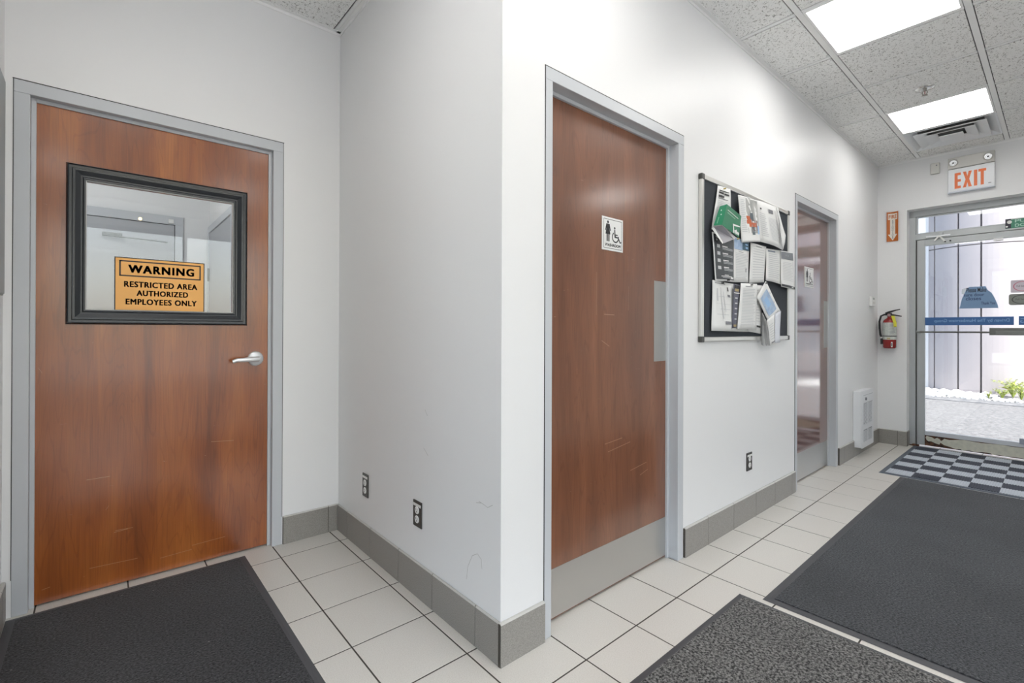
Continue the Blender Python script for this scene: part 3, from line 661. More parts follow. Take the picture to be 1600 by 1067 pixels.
mb = MB(); mb.box((xb+.005,-.858,2.553),(xb+.006,-.838,2.558),INK); mb.build('maker_mark', ex)
for py in (-.600,-.838):
    mb = MB(); mb.lathe([(.034,0),(.034,.006),(.031,.014),(.026,.018)], (xb,py,2.797), (-1,0,-.12), OFFW, 28); l_ = mb.build('lamp_head', ex)
    mb = MB(); mb.lathe([(.025,.0185),(.018,.012),(.008,.010)], (xb,py,2.797), (-1,0,-.12), mat('reflector',(.45,.46,.47),.2,metal=.9), 24); mb.lathe([(.007,.010),(.007,.020),(.003,.022)], (xb,py,2.797), (-1,0,-.12), BLACK, 12); mb.build('bulb', l_)
# --- little box left of exit sign
ms = empty('motion_sensor', (EX,-.46,2.79), 'small off-white box sensor on the wall left of the EXIT sign', 'sensor')
box('body', (EX-.030,-.497,2.735),(EX,-.427,2.842), OFFW, ms, .006); mb = MB(); mb.lathe([(.006,0),(.006,.001)], (EX-.0302,-.475,2.815), (-1,0,0), INKG, 12); mb.build('indicator', ms)
# --- fire sign (curled sheet)
fs_ = empty('fire_sign', (EX,-.128,2.27), 'orange and white sign with down arrow reading FIRE EXTINGUISHER', 'sign')
RUSTO = mat('burnt_orange_print', (.50,.13,.012), .4)
fy0, fy1, fz0, fz1 = -.080, -.176, 2.116, 2.424
def curl(u): return EX-.004-.016*(4*(u-.5)**2)*1.0
mb = MB(); n = 10
def fpt(u, v, e=0.): return (curl(u)-e, fy0+(fy1-fy0)*u, fz0+(fz1-fz0)*v-(.012*4*(u-.5)*(.5-u)+.012)*(-1)*(v>.97)*0)
for k in range(n):
    u0, u1 = k/n, (k+1)/n
    for j in range(6): v0, v1 = j/6, (j+1)/6; mb.face([fpt(u0,v0),fpt(u1,v0),fpt(u1,v1),fpt(u0,v1)], RUSTO)
mb.build('sheet', fs_, fix=False)
mb = MB(); W_ = mat('sign_white', (.78,.74,.66), .4)
def strip(u0, u1, v0, v1, m_, nn=6):
    for k in range(nn):
        a_, b_ = u0+(u1-u0)*k/nn, u0+(u1-u0)*(k+1)/nn; mb.face([fpt(a_,v0,.0008),fpt(b_,v0,.0008),fpt(b_,v1,.0008),fpt(a_,v1,.0008)], m_)
strip(.10,.90,.74,.94,W_); strip(.28,.72,.24,.74,W_)
for k in range(8):      # arrow head
    v0, v1 = .24-.21*k/8, .24-.21*(k+1)/8; h0, h1 = .40*(1-k/8), .40*(1-(k+1)/8)
    for c_ in range(4):
        f0 = lambda h: (-h+2*h*c_/4, -h+2*h*(c_+1)/4)
        a0,a1 = f0(h0); b0,b1 = f0(h1); mb.face([fpt(.5+b0,v1,.0008),fpt(.5+b1,v1,.0008),fpt(.5+a1,v0,.0008),fpt(.5+a0,v0,.0008)], W_)
mb.build('arrow', fs_, fix=False)
mb = MB()
def wraptext(body, u0, u1, v0, v1, m_, **k):
    vs, ff = text_mesh(body, m_, (0,0,0), (1,0,0), (0,1,0), 1, 1, **k)
    mb.mesh([fpt(u0+(u1-u0)*v.x, v0+(v1-v0)*v.y, .0016) for v in vs], ff, m_)
wraptext('FIRE', .16,.84,.775,.90, RUSTO, bold=.03)
wraptext('\n'.join('EXTINGUISHER'), .42,.58,.09,.72, INK, line=.8)
mb.build('lettering', fs_, fix=False)
# --- thermostat
th = empty('thermostat', (4.93,0,1.49), 'small white thermostat on the right wall above the heater', 'thermostat')
box('body', (4.845,-.026,1.432),(4.985,-.0005,1.535), WHITEP, th, .006); box('display', (4.875,-.0268,1.500),(4.945,-.0262,1.520), mat('lcd',(.30,.33,.30),.3), th)
for k in range(3): box('button', (4.88+.03*k,-.0275,1.462),(4.90+.03*k,-.026,1.474), OFFW, th, .0005)
# --- wall heater
ht = empty('wall_heater', (4.47,0,.35), 'tall white metal wall heater with louvred grilles near the exit', 'heater')
hx0, hx1, hz0, hz1, hy = 4.285, 4.690, .088, .615, -.072
HW = mat('heater_enamel', (.80,.81,.83), .3)
box('casing', (hx0,hy+.004,hz0),(hx1,-.0005,hz1), HW, ht, .006)
mb = MB(); mb.box((hx0-.006,hy,hz0-.004),(hx1+.006,hy+.006,hz1+.004),HW,.003); fp = mb.build('front_panel', ht)
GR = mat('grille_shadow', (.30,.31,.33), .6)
for (xa,xb_) in ((hx0+.055,hx0+.185),(hx0+.215,hx0+.345)):
    for (za,zb_) in ((hz0+.215,hz0+.41),(hz0+.05,hz0+.165)):
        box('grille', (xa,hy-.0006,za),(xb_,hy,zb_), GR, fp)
        n = int((zb_-za)/.012)
        m2 = MB()
        for k in range(n): zc = za+.004+k*.012; m2.box((xa,hy-.004,zc),(xb_,hy-.0006,zc+.005),HW)
        m2.build('louvre', fp)['kind'] = 'stuff'
mb = MB(); mb.lathe([(.014,0),(.014,.008),(.010,.010)], (hx0+.12,hy,hz1-.075), (0,-1,0), INKG, 18); mb.build('knob', ht)
mb = MB(); mb.box((hx0+.04,hy-.0006,hz1-.040),(hx1-.03,hy,hz1-.038),INKG); mb.box((hx0+.04,hy-.0006,hz1-.112),(hx1-.03,hy,hz1-.110),INKG); mb.build('panel_seam', ht)

# --- fire extinguisher
c0 = Vector((EX-.075,-.117,0)); fe = empty('fire_extinguisher', (EX-.0,-.117,1.15), 'red fire extinguisher with white label and yellow tag hung on the wall', 'fire extinguisher')
R_ = .056
fz = lambda y: at(1389,y,'x',EX-.075).z
zb_, zt = fz(544), fz(501)
mb = MB(); mb.lathe([(.045,0),(R_,.010),(R_,zt-zb_-.012),(.050,zt-zb_+.006),(.030,zt-zb_+.022),(.019,zt-zb_+.032),(.019,zt-zb_+.045)], (c0.x,c0.y,zb_), (0,0,1), RED, 32); mb.build('cylinder', fe)
mb = MB(); za, zc = fz(530.5), fz(504); nn = 20
LAB = mat('label_paper', (.62,.64,.60), .45, speck=(60,.35,.6,(.50,.53,.50)))
def cyl_patch(a0, a1, z0, z1, m_, r_=R_+.0006, nn=14):
    for k in range(nn):
        p0, p1 = math.radians(a0+(a1-a0)*k/nn), math.radians(a0+(a1-a0)*(k+1)/nn)
        q0 = (c0.x+r_*math.cos(p0), c0.y+r_*math.sin(p0)); q1 = (c0.x+r_*math.cos(p1), c0.y+r_*math.sin(p1)); mb.face([(*q0,z0),(*q1,z0),(*q1,z1),(*q0,z1)], m_)
cyl_patch(100,290,za,zc,LAB); mb.build('label', fe, fix=False)
mb = MB()
for k in range(8): zz = zc-.02-k*.014; cyl_patch(190,225+random.random()*20,zz,zz+.004,INKG,R_+.0011,5)
cyl_patch(168,196,za+.004,za+.020,mat('tan_print',(.45,.38,.2),.5),R_+.0011,5); cyl_patch(202,215,fz(542),fz(534),WHITEP,R_+.0012,4); cyl_patch(205,212,fz(540.5),fz(535.5),INK,R_+.0016,3)
mb.build('label_print', fe, fix=False)['kind'] = 'stuff'
mb = MB(); zs = fz(525); mb.lathe([(R_+.001,-.004),(R_+.003,-.003),(R_+.003,.003),(R_+.001,.004)], (c0.x,c0.y,zs), (0,0,1), BLACK, 32); mb.box((EX-.02,c0.y-.02,zs-.01),(EX-.001,c0.y+.02,zs+.01),BLACK); mb.build('strap', fe)
vz = zb_+zt-zb_+.045
mb = MB(); mb.lathe([(.021,0),(.021,.028),(.016,.034)], (c0.x,c0.y,vz), (0,0,1), BLACK, 20); mb.lathe([(.015,0),(.015,.012)], (c0.x-.016,c0.y,vz+.012), (-1,0,0), BLACK, 18); vo = mb.build('valve', fe)
mb = MB(); mb.lathe([(.014,0),(.014,.002)], (c0.x-.029,c0.y,vz+.012), (-1,0,0), mat('gauge_face',(.45,.30,.32),.3), 18); mb.build('gauge', vo)
mb = MB(); mb.tube([(c0.x,c0.y+.035,vz+.030),(c0.x,c0.y,vz+.045),(c0.x,c0.y-.05,vz+.062),(c0.x,c0.y-.085,vz+.070)],[.010,.011,.006,.005],BLACK,8); mb.build('lever', vo)
mb = MB(); mb.tube([(c0.x,c0.y,vz+.018),(c0.x,c0.y-.05,vz+.010),(c0.x,c0.y-.098,vz-.002)],[.009,.007,.005],BLACK,8); mb.build('handle', vo)
mb = MB(); mb.tube([(c0.x,c0.y+.018,vz+.018),(c0.x,c0.y+.045,vz+.020),(c0.x-.002,c0.y+.072,vz+.004),(c0.x-.006,c0.y+.084,vz-.05),(c0.x-.006,c0.y+.083,vz-.12),(c0.x-.006,c0.y+.076,vz-.19),(c0.x-.008,c0.y+.068,zs-.01)],.009,BLACK,10)
mb.tube([(c0.x-.008,c0.y+.066,zs-.02),(c0.x-.008,c0.y+.062,zs-.085)],[.010,.013],BLACK,12); ho = mb.build('hose', fe)
mb = MB(); mb.tube([(c0.x-.008,c0.y+.0665,zs-.008),(c0.x-.008,c0.y+.065,zs-.024)],.0115,WHITEP,12); mb.build('collar', ho)
mb = MB(); YEL = mat('yellow_tag', (.72,.68,.06), .5); tx = c0.x-R_-.004
tq = [(c0.y-.022,vz+.004),(c0.y-.05,vz+.004),(c0.y-.068,vz-.07),(c0.y-.068,vz-.112),(c0.y-.044,vz-.112),(c0.y-.040,vz-.06)]
mb.prism(tq, 'x', tx-.0008, tx, YEL); mb.box((tx-.0012,c0.y-.064,vz-.110),(tx-.0008,c0.y-.046,vz-.106),INK); mb.build('tag', fe)

# --- outlets
DKPL = mat('dark_outlet_plate', (.045,.042,.038), .35)
def outlet(name, label, axis, plane, c, z0, z1, hw, sgn, w_=.07):
    """axis: wall normal axis"""
    o = empty(name, (plane,c,(z0+z1)/2) if axis == 'x' else (c,plane,(z0+z1)/2), label, 'outlet', 'wall outlets')
    def bx(n_, a0, a1, za, zb2, d0, d1, m_, par=o, ch=.0):
        if axis == 'x': return box(n_, (plane+sgn*d0,a0,za),(plane+sgn*d1,a1,zb2), m_, par, ch)
        return box(n_, (a0,plane+sgn*d0,za),(a1,plane+sgn*d1,zb2), m_, par, ch)
    pl = bx('cover_plate', c-hw, c+hw, z0, z1, .0003, .006, DKPL, ch=.0015)
    bx('label_strip', c-hw+.004, c+hw-.004, z1-.024, z1-.012, .006, .0066, WHITEP)
    for k, zc in enumerate((z0+.034, z0+.074)):
        mb_ = MB(); ax = (sgn,0,0) if axis == 'x' else (0,sgn,0)
        cc = (plane+sgn*.006,c,zc) if axis == 'x' else (c,plane+sgn*.006,zc)
        mb_.lathe([(.0165,0),(.0165,.002),(.015,.003)], cc, ax, WHITEP, 20); s_ = mb_.build('socket', o)
        m3 = MB()
        for dy in (-.006,.006):
            if axis == 'x': m3.box((plane+sgn*.0088,c+dy-.001,zc),(plane+sgn*.0095,c+dy+.001,zc+.008),INK)
            else: m3.box((c+dy-.001,plane+sgn*.0088,zc),(c+dy+.001,plane+sgn*.0095,zc+.008),INK)
        if axis == 'x': m3.box((plane+sgn*.0088,c-.0025,zc-.009),(plane+sgn*.0095,c+.0025,zc-.004),INK)
        else: m3.box((c-.0025,plane+sgn*.0088,zc-.009),(c+.0025,plane+sgn*.0095,zc-.004),INK)
        m3.build('slot', s_)
outlet('wall_outlet', 'dark plated outlet nearest the inner corner beside the warning door', 'x', 0, 1.121, .294, .415, .034, -1)
outlet('wall_outlet', 'dark plated outlet on the middle wall nearer the outer corner', 'x', 0, .574, .307, .421, .036, -1)
outlet('wall_outlet', 'dark plated outlet on the right wall below the notice board', 'y', 0, 2.019, .302, .414, .037, -1)

# --- signs on doors
sg = empty('warning_sign', (-.843,yl+.01,1.386), 'orange warning sign for restricted area on the door glass', 'sign')
sx0, sx1, sz0, sz1 = -1.020, -.668, 1.262, 1.511; ys = yl+.0175
mb = MB(); mb.box((sx0,ys,sz0),(sx1,ys+.001,sz1),INK); mb.box((sx0+.004,ys-.0004,sz0+.004),(sx1-.004,ys,sz1-.004),ORANGE_SIGN); mb.build('plate', sg)
DBR = mat('sign_black', (.035,.022,.02), .5)
mb = MB(); hx0_, hx1_, hz0_, hz1_ = sx0+.017, sx1-.016, sz1-.088, sz1-.014; e = .006
for lo, hi in (((hx0_,hz0_),(hx1_,hz0_+e)),((hx0_,hz1_-e),(hx1_,hz1_)),((hx0_,hz0_),(hx0_+e,hz1_)),((hx1_-e,hz0_),(hx1_,hz1_))): mb.box((lo[0],ys-.0008,lo[1]),(hi[0],ys-.0004,hi[1]),DBR)
Rx = (1,0,0)
add_text(mb, 'WARNING', DBR, (sx0+.052,0,sz1-.070), Rx, Uz, .254, .036, fat=.0022, spacing=1.2)
add_text(mb, 'RESTRICTED AREA', DBR, (sx0+.036,0,sz0+.112), Rx, Uz, .284, .026, fat=.0013, spacing=1.12)
add_text(mb, 'AUTHORIZED', DBR, (sx0+.082,0,sz0+.072), Rx, Uz, .200, .025, fat=.0013, spacing=1.12)
add_text(mb, 'EMPLOYEES ONLY', DBR, (sx0+.042,0,sz0+.030), Rx, Uz, .276, .026, fat=.0013, spacing=1.12)
mb.v = [(v[0], ys-.0009 if abs(v[1])<.3 else v[1], v[2]) for v in mb.v]; mb.build('lettering', sg, fix=False)

def washroom(x0, x1, z0, z1, yf, label, text=True):
    s_ = empty('washroom_sign', ((x0+x1)/2,yf,(z0+z1)/2), label, 'sign')
    W2 = mat('sign_plate_white', (.80,.80,.79), .4)
    box('plate', (x0,yf-.003,z0),(x1,yf,z1), W2, s_, .0012)
    mb_ = MB(); w_, h_ = x1-x0, z1-z0; Y = yf-.0034
    def q(u0,v0,u1,v1,m_=INK): mb_.face([(x0+u0*w_,Y,z0+v0*h_),(x0+u1*w_,Y,z0+v0*h_),(x0+u1*w_,Y,z0+v1*h_),(x0+u0*w_,Y,z0+v1*h_)], m_)
    def poly(pts, m_=INK): mb_.face([(x0+u*w_,Y,z0+v*h_) for u,v in pts], m_)
    def disc(u, v, r_, m_=INK): poly([(u+r_*math.cos(a_*math.pi/8)/w_, v+r_*math.sin(a_*math.pi/8)/h_) for a_ in range(16)], m_)
    for a_ in ((.07,.06,.93,.075),(.07,.925,.93,.94),(.07,.06,.085,.94),(.915,.06,.93,.94)): q(*a_)
    hh_ = w_*.05
    disc(.27,.85,w_*.042)                                    # standing figure in a dress
    poly([(.19,.795),(.35,.795),(.40,.60),(.37,.59),(.33,.70),(.385,.485),(.155,.485),(.21,.70),(.17,.59),(.14,.60)][0:2]+[(.40,.60),(.37,.585),(.335,.69),(.385,.485),(.155,.485),(.205,.69),(.17,.585),(.14,.60)])
    q(.205,.27,.262,.50); q(.285,.27,.342,.50)
    disc(.59,.70,w_*.036)                                   # wheelchair user
    poly([(.565,.655),(.615,.655),(.625,.52),(.735,.515),(.735,.485),(.64,.485),(.64,.455),(.775,.445),(.86,.305),(.905,.32),(.915,.285),(.84,.26),(.745,.405),(.58,.41)])
    cx_, cz_, n_ = .625, .425, 18
    for k in range(n_):
        a0, a1 = math.radians(125+250*k/n_), math.radians(125+250*(k+1)/n_)
        f_ = lambda a_, rr_: (cx_+rr_*math.cos(a_), cz_+rr_*math.sin(a_)*w_/h_)
        if k < n_: poly([f_(a0,.165),f_(a1,.165),f_(a1,.125),f_(a0,.125)])
    if text: 
        m4 = MB(); add_text(m4, 'WASHROOM', INK, (x0+.13*w_,0,z0+.125*h_), Rx, Uz, .74*w_, .085*h_, fat=.0006); mb_.mesh([(v[0],Y,v[2]) for v in m4.v], m4.f, INK)
    mb_.build('pictogram', s_, fix=False)
p0, p1 = at(940.5,339,'y',.057), at(973,396.5,'y',.057); washroom(p0.x, p1.x, 1.541, 1.692, .0588, 'white washroom sign with woman and wheelchair pictograms on the nearer brown door')
p0, p1 = at(1257,417,'y',.057), at(1271,449,'y',.057); washroom(p0.x, p1.x, 1.532, 1.694, .0588, 'white washroom sign on the farther brown door')

# --- grey panel on left wall
lp = empty('wall_panel', (LX,1.25,1.9), 'plain pale grey panel hung on the left wall at the photo edge', 'panel')
pz0 = 1.313
box('panel_face', (LX+.002,.45,pz0),(LX+.012,1.435,2.15), mat('panel_grey',(.42,.46,.47),.5), lp, .002); mb = MB(); mb.box((LX+.0005,.44,pz0-.006),(LX+.008,1.44,2.156),mat('panel_edge',(.30,.32,.33),.5),.001); mb.build('panel_edge', lp)

# --- sprinkler and vent
sp = empty('sprinkler', (3.415,-.640,CZ), 'small brass ceiling sprinkler between the two light panels', 'sprinkler')
BRS = mat('sprinkler_metal', (.35,.33,.30), .3, metal=.9)
mb = MB(); mb.lathe([(.056,0),(.056,.003),(.034,.007),(.020,.008)], (3.415,-.640,CZ-.0025), (0,0,-1), mat('escutcheon',(.75,.75,.74),.2,metal=.8), 28); mb.build('escutcheon', sp)
mb = MB(); z_ = CZ-.01; mb.lathe([(.010,0),(.010,.012),(.006,.014)], (3.415,-.640,z_), (0,0,-1), BRS, 14)
for s1 in (-1,1): mb.tube([(3.415,-.640+s1*.009,z_-.010),(3.415,-.640+s1*.016,z_-.026),(3.415,-.640+s1*.004,z_-.042)],.0028,BRS,8)
mb.tube([(3.415,-.64,z_-.012),(3.415,-.64,z_-.040)],.0025,mat('red_bulb',(.3,.03,.02),.2),8); mb.lathe([(.016,0),(.016,.002),(.005,.003)], (3.415,-.640,z_-.042), (0,0,-1), BRS, 18); mb.build('head', sp)
vt = empty('air_vent', (CGX+(VENT[0]+.5)*CG, CGY+(VENT[1]+.5)*CG, CZ), 'square white ceiling air diffuser with nested louvre rings', 'air vent')
vx, vy = vt.location.x, vt.location.y; VM = mat('vent_enamel', (.80,.82,.84), .35)
def ring(h0, z0, h1, z1, t=.003):
    """sloping square ring: half-size h0 at z0 to h1 at z1"""
    mb_ = MB()
    for zoff in (0,):
        o_ = [(-h0,-h0,z0),(h0,-h0,z0),(h0,h0,z0),(-h0,h0,z0)]; i_ = [(-h1,-h1,z1),(h1,-h1,z1),(h1,h1,z1),(-h1,h1,z1)]
        vs = [(vx+a_[0],vy+a_[1],a_[2]) for a_ in o_+i_]+[(vx+a_[0],vy+a_[1],a_[2]+t) for a_ in o_+i_]
        fs = [(k,(k+1)%4,4+(k+1)%4,4+k) for k in range(4)]+[(8+k,12+k,12+(k+1)%4,8+(k+1)%4) for k in range(4)]+[(k,8+k,8+(k+1)%4,(k+1)%4) for k in range(4)]+[(4+k,4+(k+1)%4,12+(k+1)%4,12+k) for k in range(4)]
        mb_.mesh(vs, fs, VM)
    return mb_
ring(.296, CZ-.003, .285, CZ-.003).build('flange', vt)
ring(.285, CZ-.003, .215, CZ+.034).build('outer_cone', vt)
ring(.215, CZ+.034, .20, CZ+.034).build('neck', vt)
ring(.234, CZ-.012, .152, CZ+.006).build('louvre_ring', vt)
ring(.162, CZ-.017, .088, CZ+.003).build('louvre_ring', vt)
mb = MB(); mb.box((vx-.078,vy-.078,CZ-.026),(vx+.078,vy+.078,CZ-.020),VM,.002); mb.build('centre_plate', vt)
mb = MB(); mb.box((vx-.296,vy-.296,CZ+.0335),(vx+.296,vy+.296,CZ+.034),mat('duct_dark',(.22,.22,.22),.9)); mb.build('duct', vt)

# --- mats
def floor_mat(name, label, x0, x1, y0, y1, m_, edge=.032, h=.008):
    o = empty(name, ((x0+x1)/2,(y0+y1)/2,0), label, 'mat')
    mb_ = MB(); a_ = [(x0,y0,.0005),(x1,y0,.0005),(x1,y1,.0005),(x0,y1,.0005)]; b_ = [(x0+edge*.6,y0+edge*.6,h*.5),(x1-edge*.6,y0+edge*.6,h*.5),(x1-edge*.6,y1-edge*.6,h*.5),(x0+edge*.6,y1-edge*.6,h*.5)]
    mb_.mesh([*a_,*b_], [(0,1,5,4),(1,2,6,5),(2,3,7,6),(3,0,4,7),(4,5,6,7),(3,2,1,0)], RUBBER); mb_.build('rubber_edge', o)
    mb_ = MB(); mb_.box((x0+edge,y0+edge,h*.5),(x1-edge,y1-edge,h),m_,.002); mb_.build('pile', o)
    return o
floor_mat('door_mat', 'charcoal carpet mat in front of the warning door', -1.352, -.495, -.10, 1.488, MAT_DARK, .030)
floor_mat('floor_runner', 'long wide charcoal carpet runner leading to the exit', 1.134, 3.838, -1.95, -.430, MAT_BIG, .036)
floor_mat('carpet_mat', 'speckled grey carpet mat in the bottom right foreground', -.75, 1.104, -2.0, -.345, MAT_GREY, .026)
cm = empty('checked_mat', (4.56,-.95,0), 'ribbed checkered mat in navy and light grey at the exit door', 'mat')
mx0, mx1, my1, my0 = 3.845, 5.285, -.285, -1.66
NAVY = mat('navy_rib', (.045,.052,.075), .7); LGREY = mat('pale_rib', (.58,.62,.68), .7); MB_ED = mat('checked_mat_edge', (.10,.12,.15), .6)
mb = MB(); mb.mesh([(mx0,my0,.0005),(mx1,my0,.0005),(mx1,my1,.0005),(mx0,my1,.0005),(mx0+.02,my0+.02,.005),(mx1-.02,my0+.02,.005),(mx1-.02,my1-.02,.005),(mx0+.02,my1-.02,.005)],[(0,1,5,4),(1,2,6,5),(2,3,7,6),(3,0,4,7),(4,5,6,7),(3,2,1,0)],MB_ED); mb.build('rubber_edge', cm)
SQ = .1665; sqm = {}
for key, mm_ in (('d',NAVY),('l',LGREY)):
    mb = MB(); mb.box((-SQ/2,-SQ/2,.004),(SQ/2,SQ/2,.0058),mm_)
    nr = 11
    for k in range(nr): yy = -SQ/2+(k+.5)*SQ/nr; mb.box((-SQ/2+.001,yy-.0042,.0058),(SQ/2-.001,yy+.0042,.0088),mm_)
    o = mb.build('tmp'); sqm[key] = o.data; bpy.data.objects.remove(o)
for i in range(8):
    for j in range(8):
        x = 5.192-SQ*(i+.5)+SQ*0; x = mx0+.045+SQ*(i+.5)+.0; 
        y = -.322-SQ*(j+.5)
        if x+SQ/2 > mx1-.005 or y-SQ/2 < my0: continue
        o = link('woven_square', sqm['d' if (i+j)%2 == 1 else 'l'], cm); o.location = (x, y, 0)

# --- notice board
nb = empty('notice_board', (2.0,0,1.57), 'dark fabric notice board in a silver frame covered in papers', 'notice board')
bx0, bx1, bz0, bz1 = 1.378, 2.632, 1.118, 2.026; BYF = -.022
FEL = mat('board_felt', (.045,.052,.062), .95, speck=(400,.35,.6,(.030,.034,.042))); SIL = mat('silver_frame', (.70,.69,.66), .28, metal=.8)
box('felt', (bx0+.01,-.014,bz0+.01),(bx1-.01,-.003,bz1-.01), FEL, nb)
fwid = .026
for n_, lo, hi in (('frame_rail',(bx0,bz0),(bx1,bz0+fwid)),('frame_rail',(bx0,bz1-fwid),(bx1,bz1)),('frame_rail',(bx0,bz0+fwid),(bx0+fwid,bz1-fwid)),('frame_rail',(bx1-fwid,bz0+fwid),(bx1,bz1-fwid))):
    box(n_, (lo[0],BYF,lo[1]),(hi[0],-.001,hi[1]), SIL, nb, .004)
for cx_ in (bx0,bx1):
    for cz_ in (bz0,bz1):
        sx_, sz_ = (1 if cx_==bx0 else -1), (1 if cz_==bz0 else -1)
        box('corner_cap', (cx_-.003*sx_,BYF-.002,cz_-.003*sz_),(cx_+.030*sx_,-.0008,cz_+.030*sz_), mat('corner_plastic',(.06,.06,.055),.4) , nb, .005)

# papers: photo corners mapped onto the board's plane
def sheet(name, label, cat, corners, y0, bow=(.0,.0), lift=0., prints=(), m_=PAPER, group='papers pinned to the notice board', nu=6, nv=8, pin=None, extra=None):
    """corners TL,TR,BR,BL in photo pixels; bow: outward bulge across width / curl at the lower edge"""
    C4 = [at(x,y,'y',y0) for x,y in corners]; TL,TR,BR,BL = C4
    o = empty(name, ((TL.x+TR.x+BR.x+BL.x)/4, y0, (TL.z+BR.z)/2), label, cat, group)
    def P(u, v, e=0.):      # v=0 top
        p_ = (TL*(1-u)+TR*u)*(1-v)+(BL*(1-u)+BR*u)*v
        d = bow[0]*math.sin(math.pi*u)*(.3+.7*v)+bow[1]*v*v+lift+.0015*math.sin(7*u+5*v)
        # slide along the viewing direction of nobody: only push out of the wall
        return (p_.x, y0-d-e, p_.z)
    mb_ = MB()
    vs = [P(i/nu,j/nv) for j in range(nv+1) for i in range(nu+1)]
    fs = [(j*(nu+1)+i,(j+1)*(nu+1)+i,(j+1)*(nu+1)+i+1,j*(nu+1)+i+1) for j in range(nv) for i in range(nu)]
    mb_.mesh(vs, fs, m_, True); s_ = mb_.build('page', o, fix=False)
    md = s_.modifiers.new('thick','SOLIDIFY'); md.thickness = .0005; md.offset = -1
    if prints:
        mp = MB()
        for ip, (u0,v0,u1,v1,mm_) in enumerate(prints):
            e_ = .0022+.00012*min(ip,12)
            n_ = max(1,int(abs(u1-u0)*6)); k_ = max(1,int(abs(v1-v0)*8))
            for i in range(n_):
                for j in range(k_):
                    a0,a1 = u0+(u1-u0)*i/n_, u0+(u1-u0)*(i+1)/n_; b0,b1 = v0+(v1-v0)*j/k_, v0+(v1-v0)*(j+1)/k_
                    mp.face([P(a0,b0,e_),P(a0,b1,e_),P(a1,b1,e_),P(a1,b0,e_)], mm_)
        if extra: extra(mp, P)
        mp.build('print', o, fix=False)
    if pin:
        q_ = P(pin[0],pin[1]); mp = MB(); mp.lathe([(.005,0),(.004,.004),(.003,.008),(.0055,.010),(.004,.012)], (q_[0],q_[1]-.001,q_[2]), (0,-1,0), pin[2], 12); mp.build('pin', o)
    return o
def lines(u0, u1, v0, v1, n, m_=INKG, th=.30, ragged=.25, seed=0):
    rnd = random.Random(seed); out = []
    for k in range(n):
        a_ = v0+(v1-v0)*k/n; out.append((u0, a_, u1-(u1-u0)*ragged*rnd.random(), a_+(v1-v0)/n*th, m_))
    return out
LG = mat('pale_ink', (.62,.63,.64), .6); GRN = mat('green_print_card', (.012,.21,.10), .35); PHB = mat('sky_photo', (.30,.42,.62), .4, speck=(30,.4,.6,(.42,.54,.70)))
PHG = mat('grey_photo', (.52,.52,.50), .4, speck=(14,.35,.65,(.34,.35,.34))); ORG = mat('orange_print', (.55,.13,.05), .5); TEAL = mat('dark_teal_print', (.04,.10,.15), .5)
DPOS = mat('charcoal_print', (.065,.072,.078), .45); PLB = mat('light_blue_print', (.32,.52,.78), .5); YB_ = BYF-.004
PINS = [mat('pin_white',(.7,.7,.7),.3), mat('pin_gold',(.55,.42,.12),.3), mat('pin_black',(.02,.02,.02),.3)]
# rear layer first
sheet('paper_sheet', 'white notice with bold heading at the top left of the notice board', 'paper', [(1121.5,289.7),(1141.2,295.6),(1143,366),(1112,358)], YB_+.002, (.006,.0), prints=[(.12,.09,.85,.11,INK),(.10,.13,.45,.17,INK),(.5,.14,.85,.18,INK),(.10,.20,.5,.25,INK),(.10,.27,.75,.285,INKG)]+lines(.1,.85,.33,.6,7,LG,seed=1), pin=(.45,.04,PINS[1]))
sheet('paper_sheet', 'tall white sheet partly hidden behind the typed notice at the board bottom', 'paper', [(1166,444),(1191,446),(1189,521.7),(1168,518)], YB_+.002, (.004,.002), prints=lines(.15,.9,.1,.8,12,LG,seed=2)+[(.55,.84,.9,.88,INK)])
sheet('paper_sheet', 'plan drawing sheet with faint sketch lines at the board bottom left', 'paper', [(1113.2,437.3),(1146,443.6),(1168,518.5),(1111,516.7)], YB_+.001, (.006,.004), prints=[(.08,.04,.55,.05,INKG),(.15,.15,.2,.40,LG),(.30,.12,.33,.75,LG),(.2,.30,.45,.31,LG),(.12,.45,.60,.455,LG),(.25,.55,.55,.56,LG),(.35,.80,.52,.86,INKG),(.6,.10,.64,.18,INK),(.56,.25,.66,.30,INKG),(.4,.2,.42,.6,LG),(.14,.66,.48,.67,LG)], pin=(.4,.03,PINS[2]))
sheet('flyer', 'narrow dark purple flyer strip between two white sheets on the board', 'flyer', [(1146.3,443.6),(1155.4,445),(1151.2,512.5),(1144,512.5)], YB_-.0135, (.001,.0), m_=mat('purple_grey_print',(.12,.12,.16),.5), prints=[(.1,.02,.9,.10,INK),(.15,.10,.85,.16,mat('tan_flyer',(.42,.33,.16),.5)),(.0,.19,1,.21,PAPER),(.2,.92,.8,.97,mat('tan_flyer',(.42,.33,.16),.5))]+[(.3,.3+.12*k,.7,.33+.12*k,LG) for k in range(5)])
sheet('paper_sheet', 'typed white notice with dense text at the board bottom middle', 'paper', [(1157.5,442.2),(1182.8,443.6),(1181.4,515.3),(1151.9,514)], YB_-.0175, (.006,.003), prints=[(.25,.06,.7,.075,INKG)]+lines(.12,.9,.12,.92,24,LG,.4,seed=3), pin=(.6,.03,PINS[2]))
